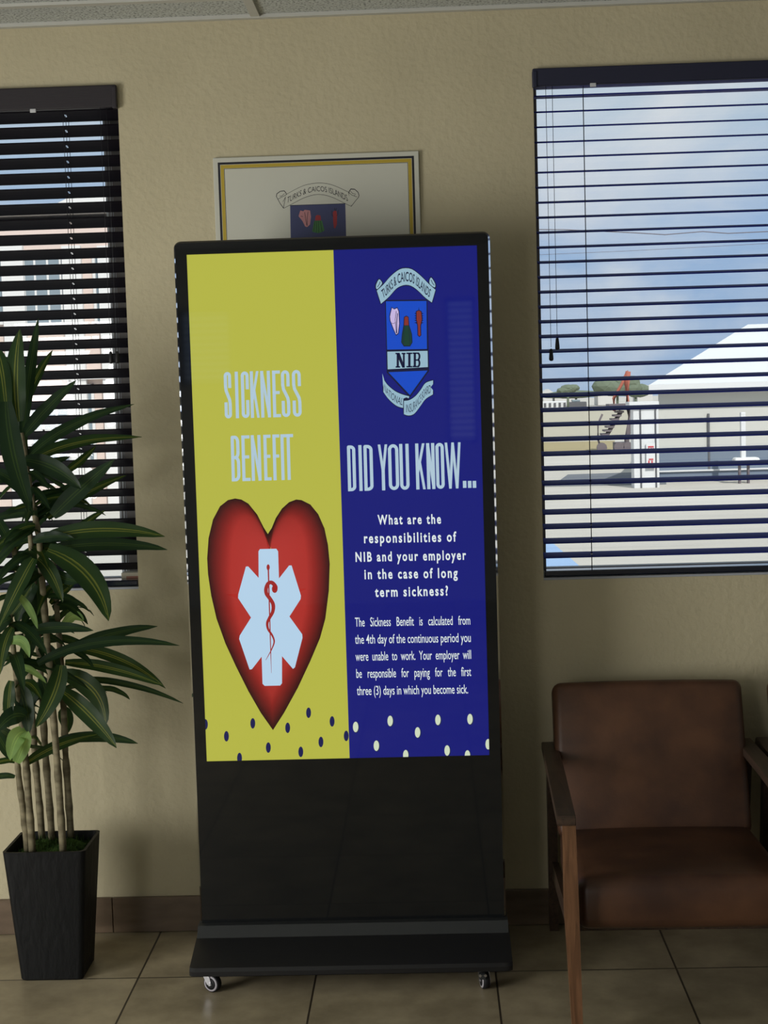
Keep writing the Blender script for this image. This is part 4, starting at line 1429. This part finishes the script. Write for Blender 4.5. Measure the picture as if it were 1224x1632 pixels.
# ------------------------------------------------------------------ outside: apron, buildings, far edge
GZ = -2.3
mb = MB(M['concrete']); mb.box((-160, .6, GZ - .3), (220, 420, GZ)); struct(mb.build('ground'))


def ground_patch(name, pts, m_, h):
    mb = MB(m_); mb.prism([tuple(Vector((p[0], p[1], GZ + .004))) for p in pts], (0, 0, h)); return struct(mb.build(name))


def G_(u, v): p = atz(u, v, GZ); return (p.x, p.y)


ground_patch('road_strip', [G_(905, 757), G_(1060, 752), G_(1062, 772), G_(862, 776), G_(890, 768)], M['asphalt'], .02)
ground_patch('ground_verge', [G_(800, 707), G_(980, 703), G_(978, 718), G_(800, 724)], M['drygrass'], .03)
ground_patch('ground_blue_shape', [G_(780, 866), G_(880, 866), G_(925, 905), G_(820, 940)], M['pale_blue'], .02)  # flat patch stands in for an unidentified pale blue shape
ground_patch('ground_field', [(-20, 105), (120, 105), (160, 240), (-20, 240)], M['field'], .02)

# hipped white building
HY = 53.3
TB = thing('hall_building', (15.5, HY + 7, GZ), 'long low white hipped-roof hall across the apron', 'building')
zt = lambda v_: at(1100, v_, HY).z
x0, x1 = at(1050, 700, HY).x, 24.0
mb = MB(M['tent_wall']); mb.prism([(x0, HY, GZ), (x1, HY, GZ), (x1, HY + 14, GZ), (x0 + 2.6, HY + 14, GZ)], (0, 0, zt(617) - GZ)); mb.build('wall', TB)
mb = MB(M['tent_base']); mb.box((x0 - .02, HY - .07, GZ), (x1, HY - .005, zt(714))); mb.build('dado', TB)
mb = MB(M['white_paint']); mb.box((x0 - .05, HY - .15, zt(751)), (x1, HY - .08, zt(748.5))); mb.build('dado_rail', TB)
mb = MB(M['tent'])
ze = zt(612)
e0, e1 = (at(1034, 630, HY - .6).x, HY - .6, ze), (24.4, HY - .6, ze)
p_ = at(1192, 517, HY + 7); r0, r1 = tuple(p_), (22, HY + 7, p_.z)
e2, e3 = (24.4, HY + 14.6, ze), (e0[0] + 4.4, HY + 14.6, ze)
v = [mb.bm.verts.new(p) for p in (e0, e1, e2, e3, r0, r1)]
for q in ((0, 1, 5, 4), (1, 2, 5), (2, 3, 4, 5), (3, 0, 4), (3, 2, 1, 0)): mb.bm.faces.new([v[k] for k in q])
mb.build('roof', TB)
mb = MB(M['white_paint']); mb.box((e0[0], HY - .64, zt(622)), (24.4, HY - .58, zt(611))); mb.build('fascia', TB)
for u in (1129, 1290):
    xx = at(u, 690, HY).x
    mb = MB(M['seam']); mb.box((xx - .035, HY - .1, zt(749)), (xx + .035, HY + .0, zt(660))); mb.build('joint', TB)

gp = thing('gate_pillar', (7.65, 50.5, GZ), 'white pillar with a red marked notice at the corner of the white hall', 'pillar')
GY = 50.5
qx = lambda u: at(u, 700, GY).x
qz = lambda v_: at(1030, v_, GY).z
mb = MB(M['white_paint']); mb.box((qx(1010), GY, GZ), (qx(1050), GY + .8, qz(647))); mb.build('column', gp)
mb = MB(M['white_paint']); mb.box((qx(1003), GY - .15, qz(647)), (qx(1050), GY + .9, qz(640))); mb.build('cap', gp)
for u in (1020, 1044):
    mb = MB(M['seam']); mb.box((qx(u), GY - .05, GZ), (qx(u + 2), GY - .005, qz(650))); mb.build('edge_strip', gp)
mb = MB(M['white_paint'])
mb.box((qx(1029), GY - .10, qz(746)), (qx(1043), GY - .06, qz(706)), M['white_paint'])
for (u0, v0, u1, v1) in ((1032, 711, 1041, 713), (1032, 714, 1034, 719), (1036, 714, 1038, 719), (1039.5, 714, 1041, 719), (1033, 731, 1040, 733), (1032, 734, 1034, 740), (1037, 734, 1039, 740), (1033, 740.5, 1040, 742.5)):
    mb.box((qx(u0), GY - .115, qz(v1)), (qx(u1), GY - .102, qz(v0)), M['red_paint'])
mb.build('notice', gp)

MY = 51.5
qx = lambda u: at(u, 700, MY).x
qz = lambda v_: at(1183, v_, MY).z
tp = thing('white_mast', (qx(1184), MY, GZ), 'white post with a flat crossbar foot in front of the hall', 'post')
mb = MB(M['white_paint']); mb.box((qx(1180), MY - .1, qz(731)), (qx(1188), MY + .1, qz(657)), bev=.03); mb.build('post', tp)
mb = MB(M['white_paint']); mb.box((qx(1168), MY - .3, qz(740)), (qx(1209), MY + .3, qz(729)), bev=.1, seg=3); mb.build('crossbar', tp)
for u in (1178, 1192):
    mb = MB(M['dark_steel']); mb.box((qx(u - 1.5), MY - .1, GZ), (qx(u + 1.5), MY + .1, qz(740))); mb.build('support', tp)

st = thing('boarding_stairs', (10.4, 80, GZ), 'rusty red and dark mobile boarding stairs on the apron', 'stairs')
y_ = 80


def sp(u, v): return at(u, v, y_)


mb = MB(M['orange_paint'])
mb.tube([sp(979, 655), sp(978, 635), sp(991, 612), sp(1000, 592)], .09, 6)
mb.tube([sp(1001, 592), sp(999, 612), sp(1001, 652)], .16, 6); mb.prism([sp(993, 604), sp(1001, 590), sp(1002, 606)], (0, .2, 0)); mb.build('handrail_frame', st)
mb = MB(M['dark_steel']); p, q = sp(968, 644), sp(1005, 652); mb.box((p.x, y_ - .8, q.z), (q.x, y_ + .8, p.z)); mb.build('platform', st)
mb = MB(M['dark_steel'])
for k in range(8):
    s = k / 7; u, v_ = lerp(989, 962, s), lerp(656, 698, s)
    p = sp(u, v_); mb.box((p.x - .28, y_ - .6, p.z - .05), (p.x + .12, y_ + .6, p.z + .05)); 
mb.tube([sp(990, 655), sp(963, 700)], .13, 6); mb.build('stair_flight', st)
mb = MB(M['dark_steel']); mb.tube([sp(1002, 652), sp(1004, 674), sp(999, 700), sp(999, 716)], .15, 6); mb.build('strut', st)
mb = MB(M['dark_steel']); mb.tube([sp(958, 716), sp(953, 700), sp(953, 676), sp(960, 660)], .06, 6); mb.build('stair_handrail', st)
mb = MB(M['dark_steel']); p, q = sp(979, 705), sp(1003, 719); mb.box((p.x, y_ - .7, q.z), (q.x, y_ + .7, p.z)); mb.build('chassis', st)
for u in (957, 984, 999):
    mb = MB(M['dark_steel']); p = sp(u, 718); mb.lathe([(.28, -.8), (.28, -.55)], (p.x, y_, GZ + .28), 'Y', 12); mb.build('wheel', st)


def bush(name, u, v, w, h, y, label, cat='tree'):
    c_ = at(u, v, y)
    mb = MB(M['foliage'])
    for k in range(9):
        a = random.uniform(0, 6.28); r_ = random.uniform(0, .55)
        r2 = bmesh.ops.create_icosphere(mb.bm, subdivisions=2, radius=1.0)
        ox, oz = math.cos(a) * r_ * w / 2, abs(math.sin(a)) * r_ * h
        for vv in r2['verts']:
            n_ = 1 + .25 * mnoise.noise(vv.co * 2 + Vector((k, 0, 0)))
            vv.co = Vector((c_.x + ox + vv.co.x * w * .28 * n_, y + vv.co.y * w * .2, c_.z + oz + vv.co.z * h * .42 * n_ + h * .4))
    mb.tube([(c_.x, y, GZ), (c_.x, y, c_.z + .4)], .2, 6)
    o = mb.build(name); tag(o, label, cat)


bush('far_tree', 905, 628, 4, 1.3, 230, 'small round tree on the skyline left of the stairs')
bush('far_tree', 984, 632, 8, 2.9, 230, 'larger dark tree on the skyline behind the boarding stairs')
bush('far_tree', 1013, 634, 5, 2.2, 249, 'dark tree on the skyline just left of the white hall')
bush('far_hedge', 918, 635, 13, 1.0, 244, 'low pale green hedge along the far field edge', 'hedge')


def far_house(u0, u1, v0, v1, y, label, wall=M['far_wall'], roof=M['far_roof']):
    a, b = at(u0, v1, y), at(u1, v0, y)
    t_ = thing('far_house', ((a.x + b.x) / 2, y, a.z), label, 'house')
    h = b.z - a.z
    mb = MB(wall); mb.box((a.x, y, a.z - 1.5), (b.x, y + 6, a.z + h * .5)); mb.build('wall', t_)
    mb = MB(roof); mb.prism([(a.x - .4, y - .3, a.z + h * .5), (b.x + .4, y - .3, a.z + h * .5), ((a.x * .4 + b.x * .6), y - .3, b.z)], (0, 6.6, 0)); mb.build('roof', t_)


far_house(866, 880, 620, 634, 252, 'small white house at the far left of the skyline', roof=M['far_wall'])
far_house(884, 916, 622, 634, 255, 'low house with a pinkish roof on the skyline')
far_house(953, 978, 617, 632, 258, 'pale house with a reddish roof left of the dark tree')
far_house(1016, 1040, 613, 628, 258, 'white roofed house partly behind the white hall', roof=M['far_wall'])
mb = MB(M['white_paint'])
a, b = at(864, 649, 238), at(903, 639, 238)
mb.box((a.x, 238, GZ), (b.x, 241, b.z), M['white_paint'], bev=.1)
for k in range(5):
    xx = lerp(a.x + .3, b.x - .5, k / 4); mb.box((xx, 237.9, GZ + .3), (xx + .35, 238.0, b.z - .25), M['seam'])
tag(mb.build('white_trailer'), 'long white trailer parked at the far edge of the field', 'trailer')
mb = MB(M['seam'])
a, b = at(906, 647, 236), at(935, 640, 236)
mb.box((a.x, 236, GZ), (b.x, 238, b.z), bev=.12); mb.box((a.x + .6, 236.2, b.z), (b.x - 1.0, 237.8, b.z + .35), M['bld_glass'], bev=.1)
tag(mb.build('parked_truck'), 'dark truck parked beside the white trailer far off', 'truck')

# pink building seen through the left-hand window
PB = thing('office_building', (-14.0, 48, GZ), 'peach two-storey building with white trim outside the left window', 'building')
y_ = 48.0


def pq(u0, v0, u1, v1): a_, b2 = at(u0, v1, y_), at(u1, v0, y_); return a_.x, a_.z, b2.x, b2.z


mb = MB(M['peach']); xa, _, xb, zt = pq(-160, 345, 205, 345); mb.box((xa, y_, GZ), (xb, y_ + 9, zt)); mb.build('wall', PB)
mb = MB(M['peach_trim']); x_, z_, X_, Z_ = pq(-160, 330, 212, 350); mb.box((x_, y_ - .15, z_), (X_, y_ + 9.3, Z_)); mb.build('cornice', PB)
mb = MB(M['peach_trim']); mb.prism([at(76, 331, y_ - .45), at(250, 328, y_ - .45), at(250, 300, y_ - .45), at(113, 313, y_ - .45)], (0, 9.5, 0)); mb.build('gable', PB)
mb = MB(M['peach_trim']); x_, z_, X_, Z_ = pq(-160, 380, 205, 392); mb.box((x_, y_ - .12, z_), (X_, y_, Z_)); mb.build('ledge', PB)
mb = MB(M['peach_trim']); x_, z_, X_, Z_ = pq(100, 592, 205, 606); mb.box((x_, y_ - .3, z_), (X_, y_, Z_)); mb.build('ledge', PB)
for u0, u1, v0, v1, n in ((40, 116, 405, 520, 4), (-70, 12, 405, 520, 4), (30, 112, 640, 745, 4), (152, 172, 400, 520, 1), (118, 150, 612, 745, 2)):
    x_, z_, X_, Z_ = pq(u0, v0, u1, v1)
    mb = MB(M['peach_trim'])
    fw = .10
    for q in ((x_, z_, x_ + fw, Z_), (X_ - fw, z_, X_, Z_), (x_, z_, X_, z_ + fw), (x_, Z_ - fw, X_, Z_)): mb.box((q[0], y_ - .10, q[1]), (q[2], y_ - .01, q[3]))
    for k in range(1, n):
        xx = lerp(x_, X_, k / n); mb.box((xx - .035, y_ - .08, z_), (xx + .035, y_ - .01, Z_))
    mb.box((x_, y_ - .08, (z_ * .45 + Z_ * .55)), (X_, y_ - .01, (z_ * .45 + Z_ * .55) + .07))
    wf = mb.build('window', PB)
    mb = MB(M['bld_glass']); mb.box((x_ + fw, y_ - .055, z_ + fw), (X_ - fw, y_ - .03, Z_ - fw)); mb.build('pane', wf)
for u0, u1 in ((20, 38), (116, 130), (172, 182)):
    x_, z_, X_, Z_ = pq(u0, 392, u1, 740); mb = MB(M['peach_trim']); mb.box((x_, y_ - .25, GZ), (X_, y_, Z_)); mb.build('pilaster', PB)

# overhead cables
for (pts, r_, lb) in ((((760, 365, 25), (900, 366, 25), (1010, 371, 25), (1060, 374, 25), (1120, 369, 25), (1160, 372, 25), (1224, 369, 25), (1400, 366, 25)), .009, 'thicker wavy overhead cable crossing the sky outside'),
                      (((700, 415, 25), (860, 406, 25), (1000, 400, 25), (1224, 388, 25), (1400, 378, 25)), .004, 'thin straight overhead cable below the wavy one')):
    mb = MB(M['dark_steel'])
    mb.tube([at(*p) for p in pts], r_, 6)
    tag(mb.build('overhead_cable'), lb, 'cable')
